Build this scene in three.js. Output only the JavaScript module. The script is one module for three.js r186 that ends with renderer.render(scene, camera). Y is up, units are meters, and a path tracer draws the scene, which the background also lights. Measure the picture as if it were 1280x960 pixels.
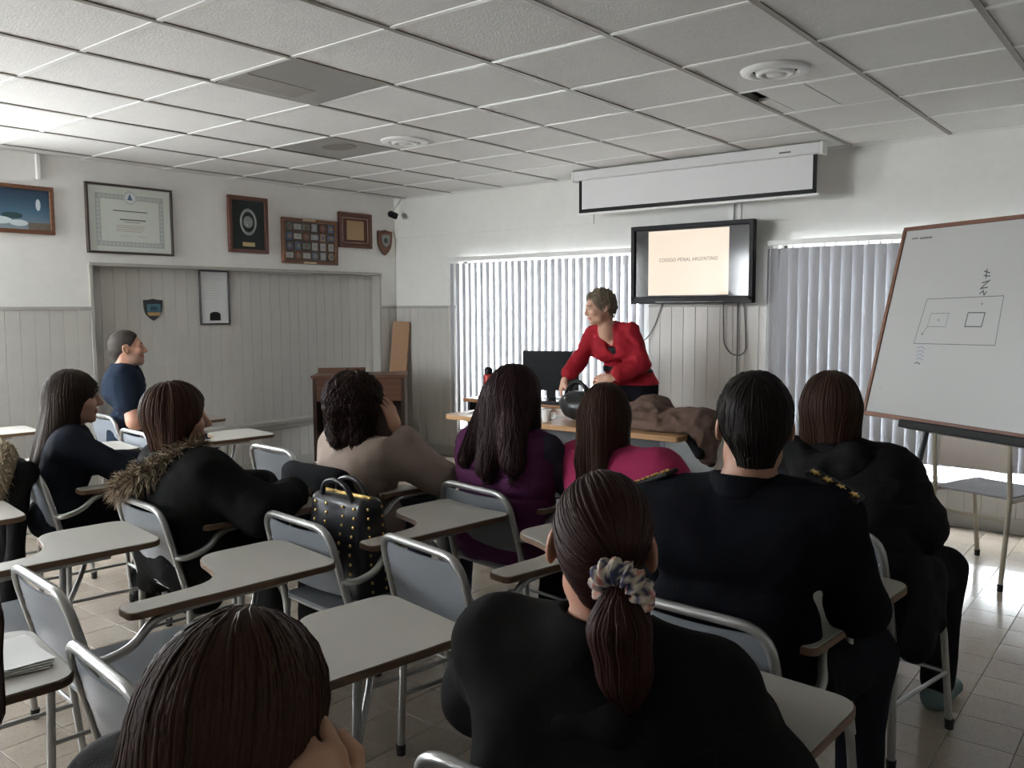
import * as THREE from 'three';
import { RoundedBoxGeometry } from 'three/addons/geometries/RoundedBoxGeometry.js';
import { mergeGeometries, mergeVertices } from 'three/addons/utils/BufferGeometryUtils.js';
import { ImprovedNoise } from 'three/addons/math/ImprovedNoise.js';
import { RectAreaLightUniformsLib } from 'three/addons/lights/RectAreaLightUniformsLib.js';

// ---------- camera, sky, exposure ----------
const scene = new THREE.Scene();
const camera = new THREE.PerspectiveCamera(48.06, 4 / 3, 0.05, 100);
camera.rotation.order = 'YXZ';
camera.position.set(0, 1.43, 0);
camera.rotation.set(-5.057 * Math.PI / 180, 38.537 * Math.PI / 180, -0.295 * Math.PI / 180);
scene.background = new THREE.Color().setRGB(0.96, 0.985, 1.03);   // bright overcast sky behind the windows
scene.backgroundIntensity = 9.0;
const renderer = new THREE.WebGLRenderer({ antialias: true });
renderer.toneMapping = THREE.LinearToneMapping;
renderer.toneMappingExposure = 2.9;
renderer.shadowMap.enabled = true;
RectAreaLightUniformsLib.init();
// daylight of the two windows outside the view: left wall and back wall, one area light in each opening
for (const [w, h, x, y, z, turn, power] of [[1.2, 1.17, -6.43, 1.575, -1.45, -Math.PI / 2, 4.2], [1.6, 1.12, -5.3, 1.72, 1.78, 0, 6]]) {
  const l = new THREE.RectAreaLight(new THREE.Color().setRGB(0.96, 0.985, 1.03), power, w, h); l.position.set(x, y, z); l.rotation.y = turn; l.name = 'window_daylight'; scene.add(l);
}

// ---------- helpers ----------
const PI = Math.PI, V3 = (x, y, z) => new THREE.Vector3(x, y, z);
let seed = 7;
const rnd = () => { seed = (seed * 1664525 + 1013904223) >>> 0; return seed / 4294967296; };
const rr = (a, b) => a + (b - a) * rnd();
const perlin = new ImprovedNoise();
const lerp = (a, b, t) => a + (b - a) * t, clamp = (x, a, b) => Math.max(a, Math.min(b, x));
const sstep = (a, b, x) => { const t = clamp((x - a) / (b - a), 0, 1); return t * t * (3 - 2 * t); };
const taken = {};
function numbered(n) { const k = taken[n] = (taken[n] ?? -1) + 1; return k ? n + '_' + String(k).padStart(3, '0') : n; }
function shade(o) { o.castShadow = o.receiveShadow = true; return o; }
// uv in metres from the dominant axis of each normal
function uvm(g, s = 1) {
  const p = g.attributes.position, n = g.attributes.normal, a = new Float32Array(p.count * 2);
  for (let i = 0; i < p.count; i++) {
    const x = Math.abs(n.getX(i)), y = Math.abs(n.getY(i)), z = Math.abs(n.getZ(i));
    if (y >= x && y >= z) { a[2 * i] = p.getX(i); a[2 * i + 1] = p.getZ(i); }
    else if (x >= z) { a[2 * i] = p.getZ(i); a[2 * i + 1] = p.getY(i); }
    else { a[2 * i] = p.getX(i); a[2 * i + 1] = p.getY(i); }
    a[2 * i] *= s; a[2 * i + 1] *= s;
  }
  g.setAttribute('uv', new THREE.BufferAttribute(a, 2)); return g;
}
function join(gs) {
  gs = [].concat(gs).map(g => g.index ? g : mergeVertices(g));
  if (gs.length === 1) return gs[0];
  const keep = ['position', 'normal', 'uv', ...(gs.every(g => g.attributes.color) ? ['color'] : [])];
  for (const g of gs) for (const k of Object.keys(g.attributes)) if (!keep.includes(k)) g.deleteAttribute(k);
  for (const g of gs) if (!g.attributes.uv) uvm(g);
  return mergeGeometries(gs);
}
function part(name, gs, m, parent) { const o = shade(new THREE.Mesh(join(gs), m)); o.name = name; parent.add(o); return o; }
function thing(name, label, category, pos = [0, 0, 0], turn = 0, group) {   // turn: degrees clockwise seen from above
  const o = new THREE.Group(); o.name = numbered(name); scene.add(o);
  o.position.set(...pos); o.rotation.y = -turn * PI / 180; o.userData = { label, category };
  if (group) o.userData.group = group; return o;
}
function single(name, label, category, gs, m, group) {
  const o = part(numbered(name), gs, m, scene); o.userData = { label, category }; if (group) o.userData.group = group; return o;
}
function struct(name, gs, m) { const o = part(name, gs, m, scene); o.userData = { kind: 'structure' }; return o; }
const slab = (x0, x1, y0, y1, z0, z1) => { const g = new THREE.BoxGeometry(x1 - x0, y1 - y0, z1 - z0); g.translate((x0 + x1) / 2, (y0 + y1) / 2, (z0 + z1) / 2); return uvm(g); };
const rslab = (x0, x1, y0, y1, z0, z1, r = 0.004, s = 2) => { const g = new RoundedBoxGeometry(x1 - x0, y1 - y0, z1 - z0, s, r); g.translate((x0 + x1) / 2, (y0 + y1) / 2, (z0 + z1) / 2); return uvm(g); };
function tube(pts, r, seg = 24, rad = 10, closed = false, tension = 0.5) {
  const c = new THREE.CatmullRomCurve3(pts.map(p => V3(...p)), closed, 'catmullrom', tension);
  const g = new THREE.TubeGeometry(c, seg, r, rad, closed);
  if (closed) return g;
  const caps = [0, 1].map(t => { const s = new THREE.SphereGeometry(r, rad, 6); s.translate(...c.getPoint(t).toArray()); return s; });
  return join([g, ...caps]);
}
// a pipe through points with rounded bends of radius b
function pipe(pts, r, b = 0.05, rad = 10) {
  const path = new THREE.CurvePath(), P = pts.map(p => V3(...p)); let last = P[0];
  for (let i = 1; i < P.length - 1; i++) {
    const u = P[i - 1].clone().sub(P[i]), w = P[i + 1].clone().sub(P[i]);
    const k = Math.min(b, u.length() * 0.49, w.length() * 0.49), a = P[i].clone().addScaledVector(u.normalize(), k), c = P[i].clone().addScaledVector(w.normalize(), k);
    path.add(new THREE.LineCurve3(last, a)); path.add(new THREE.QuadraticBezierCurve3(a, P[i].clone(), c)); last = c;
  }
  path.add(new THREE.LineCurve3(last, P[P.length - 1]));
  const ps = []; for (const c of path.curves) { const n = c.isLineCurve3 ? 1 : 6; for (let j = ps.length ? 1 : 0; j <= n; j++) ps.push(c.getPoint(j / n)); }
  return sweep(ps, r, rad);
}
// sweep a circle of radius r (number or function of t) along points with parallel transported frames
function sweep(ps, r, rad = 8, flat = 1, up0) {
  const n = ps.length, pos = [], nor = [], uv = [], idx = []; let up = up0 ? up0.clone() : null, L = 0;
  for (let i = 0; i < n; i++) {
    const t = ps[Math.min(i + 1, n - 1)].clone().sub(ps[Math.max(i - 1, 0)]).normalize();
    if (!up) up = Math.abs(t.y) < 0.9 ? V3(0, 1, 0) : V3(1, 0, 0);
    const s = t.clone().cross(up).normalize(); up = s.clone().cross(t).normalize();
    if (i) L += ps[i].distanceTo(ps[i - 1]);
    const R = typeof r === 'function' ? r(i / (n - 1)) : r;
    for (let j = 0; j <= rad; j++) {
      const a = j / rad * 2 * PI, ca = Math.cos(a), sa = Math.sin(a);
      pos.push(ps[i].x + (s.x * ca + up.x * sa * flat) * R, ps[i].y + (s.y * ca + up.y * sa * flat) * R, ps[i].z + (s.z * ca + up.z * sa * flat) * R);
      const nn = V3(s.x * ca * flat + up.x * sa, s.y * ca * flat + up.y * sa, s.z * ca * flat + up.z * sa).normalize();
      nor.push(nn.x, nn.y, nn.z); uv.push(L, j / rad);
    }
  }
  const w = rad + 1;
  for (let i = 0; i < n - 1; i++) for (let j = 0; j < rad; j++) { const a = i * w + j, b = a + 1, c = a + w, d = c + 1; idx.push(a, c, b, b, c, d); }
  for (const [row, s] of [[0, 1], [n - 1, -1]]) {
    const k = pos.length / 3; pos.push(ps[row].x, ps[row].y, ps[row].z); const t = ps[row ? row : 0].clone().sub(ps[row ? row - 1 : 1]).normalize(); nor.push(t.x, t.y, t.z); uv.push(0, 0);
    for (let j = 0; j < rad; j++) { const a = row * w + j, b = a + 1; if (s > 0) idx.push(k, a, b); else idx.push(k, b, a); }
  }
  const g = new THREE.BufferGeometry();
  g.setAttribute('position', new THREE.Float32BufferAttribute(pos, 3)); g.setAttribute('normal', new THREE.Float32BufferAttribute(nor, 3)); g.setAttribute('uv', new THREE.Float32BufferAttribute(uv, 2)); g.setIndex(idx);
  return g;
}
function extrude(pts, depth, bevel = 0.003, holes) {   // outline in x,y pushed along z
  const s = new THREE.Shape(pts.map(p => new THREE.Vector2(...p)));
  if (holes) for (const h of holes) s.holes.push(new THREE.Path(h.map(p => new THREE.Vector2(...p))));
  return new THREE.ExtrudeGeometry(s, { depth: depth - 2 * bevel, bevelEnabled: bevel > 0, bevelThickness: bevel, bevelSize: bevel, bevelOffset: -bevel, bevelSegments: 2, curveSegments: 8 }).translate(0, 0, bevel);
}
const lathe = (pts, n = 24) => new THREE.LatheGeometry(pts.map(p => new THREE.Vector2(...p)), n);
const M4 = (x = 0, y = 0, z = 0, rx = 0, ry = 0, rz = 0) => new THREE.Matrix4().makeRotationFromEuler(new THREE.Euler(rx, ry, rz, 'YXZ')).setPosition(x, y, z);

// ---------- textures and materials ----------
function lattice(n) { const a = new Float32Array(n * n); for (let i = 0; i < n * n; i++) a[i] = rnd(); return a; }
function tileNoise(size, cells, oct = 3) {   // tileable value noise in 0..1
  const out = new Float32Array(size * size); let amp = 1, tot = 0;
  for (let o = 0; o < oct; o++) {
    const n = cells << o, L = lattice(n);
    for (let y = 0; y < size; y++) for (let x = 0; x < size; x++) {
      const fx = x / size * n, fy = y / size * n, ix = fx | 0, iy = fy | 0; let u = fx - ix, v = fy - iy; u = u * u * (3 - 2 * u); v = v * v * (3 - 2 * v);
      const a = L[(iy % n) * n + ix % n], b = L[(iy % n) * n + (ix + 1) % n], c = L[((iy + 1) % n) * n + ix % n], d = L[((iy + 1) % n) * n + (ix + 1) % n];
      out[y * size + x] += amp * lerp(lerp(a, b, u), lerp(c, d, u), v);
    }
    tot += amp; amp *= 0.5;
  }
  for (let i = 0; i < out.length; i++) out[i] /= tot; return out;
}
function dataTex(size, fn, srgb = false, rep = 1) {
  const d = new Uint8Array(size * size * 4);
  for (let y = 0; y < size; y++) for (let x = 0; x < size; x++) { const c = fn(x, y, y * size + x), k = 4 * (y * size + x); d[k] = clamp(c[0], 0, 1) * 255; d[k + 1] = clamp(c[1], 0, 1) * 255; d[k + 2] = clamp(c[2], 0, 1) * 255; d[k + 3] = 255; }
  const t = new THREE.DataTexture(d, size, size); t.wrapS = t.wrapT = THREE.RepeatWrapping; t.magFilter = THREE.LinearFilter; t.minFilter = THREE.LinearFilter;
  if (srgb) t.colorSpace = THREE.SRGBColorSpace; t.repeat.set(rep, rep); t.needsUpdate = true; return t;
}
const N1 = tileNoise(256, 4, 5), N2 = tileNoise(256, 32, 3);
const g3 = v => [v, v, v];
const mottle = dataTex(256, (x, y, i) => g3(0.9 + 0.1 * N1[i] + 0.05 * (N2[i] - 0.5)), false, 0.8);
const fineBump = dataTex(256, (x, y, i) => g3(N2[i]), false, 6);
const fabricBump = dataTex(256, (x, y, i) => g3(0.5 + 0.25 * Math.sin(x * PI / 4) * Math.sin(y * PI / 4) + 0.3 * (N2[i] - 0.5)), false, 5);
const terrazzo = dataTex(256, (x, y, i) => { const s = N2[i] > 0.66 ? 0.84 : N2[i] < 0.33 ? 1.0 : 0.94; return [s * (0.95 + 0.05 * N1[i]), s * (0.94 + 0.05 * N1[i]), s * (0.92 + 0.05 * N1[i])]; }, false, 5);
const woodTex = dataTex(256, (x, y, i) => { const w = 0.5 + 0.5 * Math.sin((y / 256 + 0.06 * N1[(y * 256 + ((x >> 3) % 256))]) * 2 * PI * 14); const s = 0.72 + 0.18 * w + 0.16 * N1[((y & 255) * 256) + (x >> 4)]; return [s, s * 0.95, s * 0.88]; }, false, 1.5);
const ceilTex = dataTex(256, (x, y, i) => g3(0.93 + 0.09 * (N2[i] - 0.4) + 0.04 * N1[i]), false, 2);
const hairTex = dataTex(128, (x, y, i) => g3(0.75 + 0.35 * N2[(y % 256) * 256 + 3]), false, 1);
const lin = (r, g, b) => new THREE.Color().setRGB(r, g, b);
function mat(c, { physical, ...o } = {}) { const K = physical || o.transmission || o.clearcoat || o.sheen ? THREE.MeshPhysicalMaterial : THREE.MeshStandardMaterial; return new K({ roughness: 0.6, ...o, color: lin(...c) }); }
const MT = {
  wall: mat([0.78, 0.775, 0.74], { map: mottle, roughness: 0.75, bumpMap: fineBump, bumpScale: 0.0006 }),
  board: mat([0.53, 0.52, 0.48], { map: mottle, roughness: 0.5 }),
  board2: mat([0.545, 0.53, 0.49], { map: mottle, roughness: 0.5 }),
  board3: mat([0.515, 0.505, 0.47], { map: mottle, roughness: 0.52 }),
  boardW: mat([0.56, 0.54, 0.50], { map: mottle, roughness: 0.38 }),
  boardW2: mat([0.52, 0.50, 0.46], { map: mottle, roughness: 0.38 }),
  trim: mat([0.42, 0.41, 0.37], { map: mottle, roughness: 0.5 }),
  ceil: mat([0.70, 0.695, 0.67], { map: ceilTex, roughness: 0.92, bumpMap: fineBump, bumpScale: 0.0012 }),
  teeW: mat([0.78, 0.78, 0.76], { roughness: 0.35 }),
  teeD: mat([0.26, 0.24, 0.21], { roughness: 0.5 }),
  dark: mat([0.03, 0.03, 0.03], { roughness: 0.8 }),
  floor: mat([0.44, 0.375, 0.315], { map: terrazzo, roughness: 0.16 }),
  floor2: mat([0.41, 0.355, 0.30], { map: terrazzo, roughness: 0.19 }),
  floor3: mat([0.465, 0.40, 0.335], { map: terrazzo, roughness: 0.15 }),
  grout: mat([0.14, 0.125, 0.11], { roughness: 0.8 }),
  white: mat([0.75, 0.75, 0.73], { roughness: 0.35 }),
  screenCloth: mat([0.72, 0.72, 0.72], { roughness: 0.9 }),
  black: mat([0.009, 0.009, 0.010], { roughness: 0.5, physical: true, specularIntensity: 0.4 }),
  blackGloss: mat([0.005, 0.005, 0.006], { roughness: 0.4, physical: true, specularIntensity: 0.3 }),
  alu: mat([0.55, 0.55, 0.55], { roughness: 0.35, metalness: 0.8 }),
  tube: mat([0.40, 0.405, 0.40], { roughness: 0.30, metalness: 0.75 }),
  sheet: mat([0.185, 0.205, 0.23], { roughness: 0.38, map: mottle }),
  laminate: mat([0.42, 0.405, 0.365], { roughness: 0.42, map: mottle }),
  edgeWood: mat([0.17, 0.105, 0.065], { roughness: 0.6, map: woodTex }),
  rubber: mat([0.02, 0.02, 0.02], { roughness: 0.8 }),
  slat: mat([0.42, 0.425, 0.445], { roughness: 0.95, transmission: 0.016, thickness: 0, side: THREE.DoubleSide }),
  glass: mat([0.95, 0.97, 0.97], { roughness: 0.02, transmission: 1, thickness: 0, ior: 1.45 }),
  concrete: mat([0.42, 0.41, 0.39], { roughness: 0.9 }),
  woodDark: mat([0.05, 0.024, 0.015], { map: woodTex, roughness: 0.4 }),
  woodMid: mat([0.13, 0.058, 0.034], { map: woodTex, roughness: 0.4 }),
  woodDesk: mat([0.46, 0.27, 0.13], { map: woodTex, roughness: 0.28 }),
  cardboard: mat([0.36, 0.22, 0.13], { map: mottle, roughness: 0.85 }),
  gold: mat([0.75, 0.52, 0.18], { roughness: 0.3, metalness: 0.9 }),
  paper: mat([0.74, 0.74, 0.72], { roughness: 0.8 }),
};
// ---------- room shell ----------
const XL = -6.35, ZF = -6.107, XR = 2.7, ZB = 1.7, YC = 2.51, T = 0.2;
struct('ground', slab(-40, 40, -0.5, -0.25, -40, 40), MT.concrete);
// floor: 20 cm terrazzo tiles on a grout bed
const floor = struct('floor', slab(XL - T, XR + T, -0.25, -0.004, ZF - T, ZB + T), MT.grout);
{
  const tg = uvm(new RoundedBoxGeometry(0.1975, 0.012, 0.1975, 1, 0.0016)), fm = [MT.floor, MT.floor2, MT.floor3], seen = [], rest = [];
  camera.updateMatrixWorld(); camera.aspect = 4 / 3; camera.updateProjectionMatrix();
  for (let i = -28; i < 17; i++) for (let k = -17; k < 24; k++) {
    const x = -0.69 + i * 0.2, z = -2.96 + k * 0.2; if (x < XL || x > XR || z < ZF || z > ZB) continue;
    const q = V3(x, 0, z).project(camera), d = Math.hypot(x, z);
    const ok = Math.abs(q.x) < 1.02 && Math.abs(q.y) < 1.02 && q.z < 1;
    (ok ? seen : rest).push([d, x, z]);
  }
  // tiles in the open floor beside the whiteboard and between the front chairs show largest
  seen.sort((a, b) => a[0] - b[0]); const open = seen.filter(t => t[1] > -1.4), hid = seen.filter(t => t[1] <= -1.4);
  const pick = open.concat(hid).slice(0, 290), left = open.concat(hid).slice(290).concat(rest);
  for (const [, x, z] of pick) { const o = part('floor_tile', tg, fm[(rnd() * 3) | 0], floor); o.position.set(x, -0.006, z); o.rotation.y = ((rnd() * 4) | 0) * PI / 2; }
  const s = part('floor_tile_rest', left.map(([, x, z]) => { const g = slab(x - 0.0985, x + 0.0985, -0.012, 0, z - 0.0985, z + 0.0985); return g; }), MT.floor, floor); s.userData.kind = 'stuff';
}
// ceiling: roof slab, tee bars and tiles
const roof = struct('ceiling', slab(XL - T, XR + T, 2.72, 2.9, ZF - T, ZB + T), MT.dark);
const GX = [], GZ = []; for (let i = -11; i < 7; i++) { const x = -1.29 + i * 0.61; if (x > XL + 0.05 && x < XR) GX.push(x); } for (let k = -7; k < 6; k++) { const z = -1.79 + k * 0.61; if (z > ZF && z < ZB) GZ.push(z); }
for (const x of GX) { const g = slab(x - 0.013, x + 0.013, YC - 0.004, YC + 0.001, ZF, ZB); part('tee_bar', [g, slab(x - 0.002, x + 0.002, YC, YC + 0.035, ZF, ZB)], MT.teeD, roof); }
for (const z of GZ) part('cross_tee', [slab(XL, XR, YC - 0.0035, YC + 0.001, z - 0.012, z + 0.012)], MT.teeW, roof);
part('wall_angle', [slab(XL, XL + 0.02, YC - 0.005, YC, ZF, ZB), slab(XL, XR, YC - 0.005, YC, ZF, ZF + 0.02)], MT.teeW, roof);
{
  const ex = [XL, ...GX, XR], ez = [ZF, ...GZ, ZB], full = uvm(new THREE.BoxGeometry(0.588, 0.018, 0.588));
  const isLight = (x, z) => (Math.abs(x + 3.43) < 0.2 && Math.abs(z + 2.71) < 0.2) || (Math.abs(x + 4.65) < 0.2 && Math.abs(z + 3.93) < 0.2);
  for (let i = 0; i < ex.length - 1; i++) for (let k = 0; k < ez.length - 1; k++) {
    const x0 = ex[i], x1 = ex[i + 1], z0 = ez[k], z1 = ez[k + 1], cx = (x0 + x1) / 2, cz = (z0 + z1) / 2; if (isLight(cx, cz)) continue;
    if (Math.abs(cx + 1.595) < 0.2 && Math.abs(cz + 4.535) < 0.2) {   // the cut tile beside the round vent
      const a = part('ceiling_tile', slab(x0 + 0.09, x0 + 0.33, YC + 0.001, YC + 0.018, z0 + 0.012, z1 - 0.012), MT.ceil, roof), b = part('ceiling_tile', slab(x0 + 0.345, x1 - 0.012, YC - 0.004, YC + 0.016, z0 + 0.012, z1 - 0.012), MT.ceil, roof);
      part('ceiling_tile', slab(x0 + 0.012, x0 + 0.085, YC + 0.001, YC + 0.018, z0 + 0.012, z1 - 0.25), MT.ceil, roof);
      continue;
    }
    const sq = x1 - x0 > 0.6 && z1 - z0 > 0.6, o = part('ceiling_tile', sq ? full : slab(-(x1 - x0) / 2 + 0.004, (x1 - x0) / 2 - 0.004, -0.009, 0.009, -(z1 - z0) / 2 + 0.004, (z1 - z0) / 2 - 0.004), MT.ceil, roof);
    o.position.set(cx, YC + 0.0105, cz); if (sq) { o.rotation.set(rr(-0.003, 0.003), 0, rr(-0.003, 0.003)); }
  }
}
// front wall with two tall windows
const WY0 = 0.26, WY1 = 1.885, WA = [-5.5, -3.5], WB = [-2.4, -0.15];
const wf = struct('wall_front', [slab(XL - T, WA[0], -0.25, 2.72, ZF - T, ZF), slab(WA[1], WB[0], -0.25, 2.72, ZF - T, ZF), slab(WB[1], XR + T, -0.25, 2.72, ZF - T, ZF),
  slab(WA[0], WA[1], -0.25, WY0, ZF - T, ZF), slab(WA[0], WA[1], WY1, 2.72, ZF - T, ZF), slab(WB[0], WB[1], -0.25, WY0, ZF - T, ZF), slab(WB[0], WB[1], WY1, 2.72, ZF - T, ZF)], MT.wall);
part('wall_panel', rslab(XL, -3.98, 2.125, YC - 0.006, ZF, ZF + 0.012, 0.003), MT.wall, wf);
// left wall: recess with boards, and a window outside the view to the left
const RZ0 = -5.86, RZ1 = -3.05, RY0 = 0.42, RY1 = 1.765, WC = [-2.05, -0.85];
const wl = struct('wall_left', [slab(XL - T, XL, -0.25, 2.72, ZF, RZ0), slab(XL - T, XL, RY1, 2.72, RZ0, RZ1), slab(XL - T, XL, -0.25, RY0, RZ0, RZ1), slab(XL - T, XL - 0.10, RY0, RY1, RZ0, RZ1),
  slab(XL - T, XL, -0.25, 2.72, RZ1, WC[0]), slab(XL - T, XL, -0.25, 0.95, WC[0], WC[1]), slab(XL - T, XL, 2.2, 2.72, WC[0], WC[1]), slab(XL - T, XL, -0.25, 2.72, WC[1], ZB)], MT.wall);
struct('wall_right', slab(XR, XR + T, -0.25, 2.72, ZF, ZB), MT.wall);
const WD = [-6.1, -4.5], WDY = [1.12, 2.32];   // window behind the camera, to the left
struct('wall_back', [slab(XL - T, WD[0], -0.25, 2.72, ZB, ZB + T), slab(WD[1], XR + T, -0.25, 2.72, ZB, ZB + T), slab(WD[0], WD[1], -0.25, WDY[0], ZB, ZB + T), slab(WD[0], WD[1], WDY[1], 2.72, ZB, ZB + T)], MT.wall);
// tongue and groove boards
function boardsZ(parent, x, y0, y1, z0, z1, ms) { const n = Math.max(1, Math.round((z1 - z0) / 0.1)), w = (z1 - z0) / n; const g = rslab(0, 0.014, 0, y1 - y0, 0.0004, w - 0.0004, 0.0028, 1); for (let i = 0; i < n; i++) part('wall_board', g, ms[(rnd() * ms.length) | 0], parent).position.set(x, y0, z0 + i * w); }
function boardsX(parent, z, y0, y1, x0, x1, ms) { const n = Math.max(1, Math.round((x1 - x0) / 0.1)), w = (x1 - x0) / n; const g = rslab(0.0004, w - 0.0004, 0, y1 - y0, 0, 0.014, 0.0028, 1); for (let i = 0; i < n; i++) part('wall_board', g, ms[(rnd() * ms.length) | 0], parent).position.set(x0 + i * w, y0, z); }
const LB = [MT.board, MT.board2, MT.board3], FB = [MT.boardW, MT.boardW2];
boardsZ(wl, XL - 0.10, RY0, RY1, RZ0, RZ1, LB);
boardsZ(wl, XL, 0.1, RY0 - 0.03, RZ0, RZ1, LB);
boardsZ(wl, XL, 0.1, 1.435, RZ1 + 0.03, WC[0], LB);
boardsZ(wl, XL, 0.1, 1.435, ZF + 0.015, RZ0 - 0.03, LB);
boardsZ(wl, XL, 0.1, 0.94, WC[0], WC[1], LB);
boardsX(wf, ZF, 0.1, 1.435, XL + 0.015, WA[0] - 0.03, LB);
boardsX(wf, ZF, 0.1, 1.435, WA[1] + 0.05, WB[0] - 0.03, FB);
boardsX(wf, ZF, 0.1, WY0 - 0.02, WA[0], WA[1], LB);
boardsX(wf, ZF, 0.1, WY0 - 0.02, WB[0], WB[1], LB);
boardsX(wf, ZF, 0.1, 1.435, WB[1] + 0.03, XR, LB);
struct('trim_1', [rslab(XL, XL + 0.022, 1.43, 1.455, RZ1, WC[0]), rslab(XL, XL + 0.022, 1.43, 1.455, ZF, RZ0)], MT.trim);
struct('trim_2', [rslab(XL, WA[0] - 0.02, 1.43, 1.455, ZF, ZF + 0.022), rslab(WA[1] + 0.05, WB[0], 1.43, 1.45, ZF, ZF + 0.022)], MT.trim);
struct('trim_3', [rslab(XL - 0.1, XL + 0.03, RY1 - 0.012, RY1 + 0.012, RZ0 - 0.03, RZ1 + 0.03), rslab(XL - 0.1, XL + 0.02, RY0, RY1, RZ1, RZ1 + 0.028), rslab(XL - 0.1, XL + 0.02, RY0, RY1, RZ0 - 0.028, RZ0 + 0.004)], MT.trim);
struct('trim_4', [rslab(XL - 0.1, XL + 0.05, RY0 - 0.01, RY0 + 0.025, RZ0, RZ1, 0.006), rslab(XL, XL + 0.03, RY0 - 0.05, RY0 - 0.01, RZ0, RZ1, 0.006)], MT.trim);
struct('baseboard_left', slab(XL, XL + 0.02, 0, 0.1, ZF, ZB), MT.trim);
struct('baseboard_front', slab(XL, XR, 0, 0.1, ZF, ZF + 0.02), MT.trim);
// windows
function windowUnit(n, x0, x1, y0, y1, cols) {
  const w = new THREE.Group(); w.name = 'window_' + n; w.userData = { kind: 'structure' }; scene.add(w);
  const z0 = ZF - 0.13, z1 = ZF - 0.08, f = 0.04;
  part('window_frame', [rslab(x0, x1, y0, y0 + f, z0, z1), rslab(x0, x1, y1 - f, y1, z0, z1), rslab(x0, x0 + f, y0, y1, z0, z1), rslab(x1 - f, x1, y0, y1, z0, z1)], MT.white, w);
  const c = (x1 - x0) / cols;
  for (let i = 1; i < cols; i++) part('mullion', rslab(x0 + i * c - 0.02, x0 + i * c + 0.02, y0 + f, y1 - f, z0, z1), MT.white, w);
  for (let i = 0; i < cols; i++) part('pane', slab(x0 + i * c + 0.02, x0 + i * c + c - 0.02, y0 + f, y1 - f, z0 + 0.022, z0 + 0.027), MT.glass, w);
  part('window_sill', rslab(x0, x1, y0 - 0.005, y0 + 0.02, ZF - T, ZF + 0.02), MT.white, w);
}
windowUnit(1, WA[0], WA[1], WY0, WY1, 3);
windowUnit(2, WB[0], WB[1], WY0, WY1, 5);
{ const w = new THREE.Group(); w.name = 'window_3'; w.userData = { kind: 'structure' }; scene.add(w);
  const x0 = XL - 0.13, x1 = XL - 0.08, f = 0.04, [a, b] = WC;
  part('window_frame', [rslab(x0, x1, 0.95, 0.99, a, b), rslab(x0, x1, 2.16, 2.2, a, b), rslab(x0, x1, 0.95, 2.2, a, a + f), rslab(x0, x1, 0.95, 2.2, b - f, b), rslab(x0, x1, 0.95, 2.2, -1.47, -1.43)], MT.white, w);
  for (const [p, q] of [[a + f, -1.47], [-1.43, b - f]]) part('pane', slab(x0 + 0.02, x0 + 0.025, 0.99, 2.16, p, q), MT.glass, w);
}
{ const w = new THREE.Group(); w.name = 'window_4'; w.userData = { kind: 'structure' }; scene.add(w);
  const z0 = ZB + 0.08, z1 = ZB + 0.13, f = 0.04, [a, b] = WD, [c, d] = WDY, n = 2, k = (b - a) / n;
  part('window_frame', [rslab(a, b, c, c + f, z0, z1), rslab(a, b, d - f, d, z0, z1), rslab(a, a + f, c, d, z0, z1), rslab(b - f, b, c, d, z0, z1)], MT.white, w);
  for (let i = 1; i < n; i++) part('mullion', rslab(a + i * k - 0.02, a + i * k + 0.02, c + f, d - f, z0, z1), MT.white, w);
  for (let i = 0; i < n; i++) part('pane', slab(a + i * k + 0.02, a + i * k + k - 0.02, c + f, d - f, z0 + 0.02, z0 + 0.025), MT.glass, w);
}
// vertical blinds
function blind(x0, x1, y0, deg, label, vary) {
  const t = thing('vertical_blind', label, 'blind', [(x0 + x1) / 2, y0, ZF + 0.07]);
  const L = x1 - x0, h = 1.842 - y0;
  part('headrail', rslab(-L / 2, L / 2, 1.862 - y0, 1.90 - y0, -0.022, 0.022, 0.006), MT.white, t);
  for (const s of [-0.9, 0, 0.9]) part('bracket', rslab(s * L / 2 - 0.02, s * L / 2 + 0.02, 1.87 - y0, 1.905 - y0, -0.068, 0.0), MT.white, t);
  const n = Math.round(L / 0.073);
  const sg = uvm(new THREE.BoxGeometry(0.089, h, 0.0008, 6, 1, 1)); { const p = sg.attributes.position; for (let i = 0; i < p.count; i++) { const u = p.getX(i) / 0.0445; p.setZ(i, p.getZ(i) + 0.005 * (1 - u * u)); } sg.computeVertexNormals(); }
  for (let i = 0; i < n; i++) { const s = part('slat', sg, MT.slat, t); s.position.set(-L / 2 + (i + 0.5) * L / n, h / 2, 0); s.rotation.y = -(deg + rr(-vary, vary)) * PI / 180; part('slat_clip', new THREE.BoxGeometry(0.016, 0.03, 0.004).translate(0, h / 2 + 0.012, 0), MT.white, s); }
  part('pull_cord', pipe([[-L / 2 + 0.03, 1.86 - y0, 0.03], [-L / 2 + 0.02, 0.7, 0.035], [-L / 2 + 0.035, 0.35, 0.04]], 0.003), MT.white, t);
  return t;
}
blind(-5.56, -3.45, 0.40, 26, 'half-open white vertical blind glowing behind the computer desk', 2.5);
blind(-2.45, -0.10, 0.395, 12, 'closed grey-white vertical blind behind the whiteboard and cream chair', 2);
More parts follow.
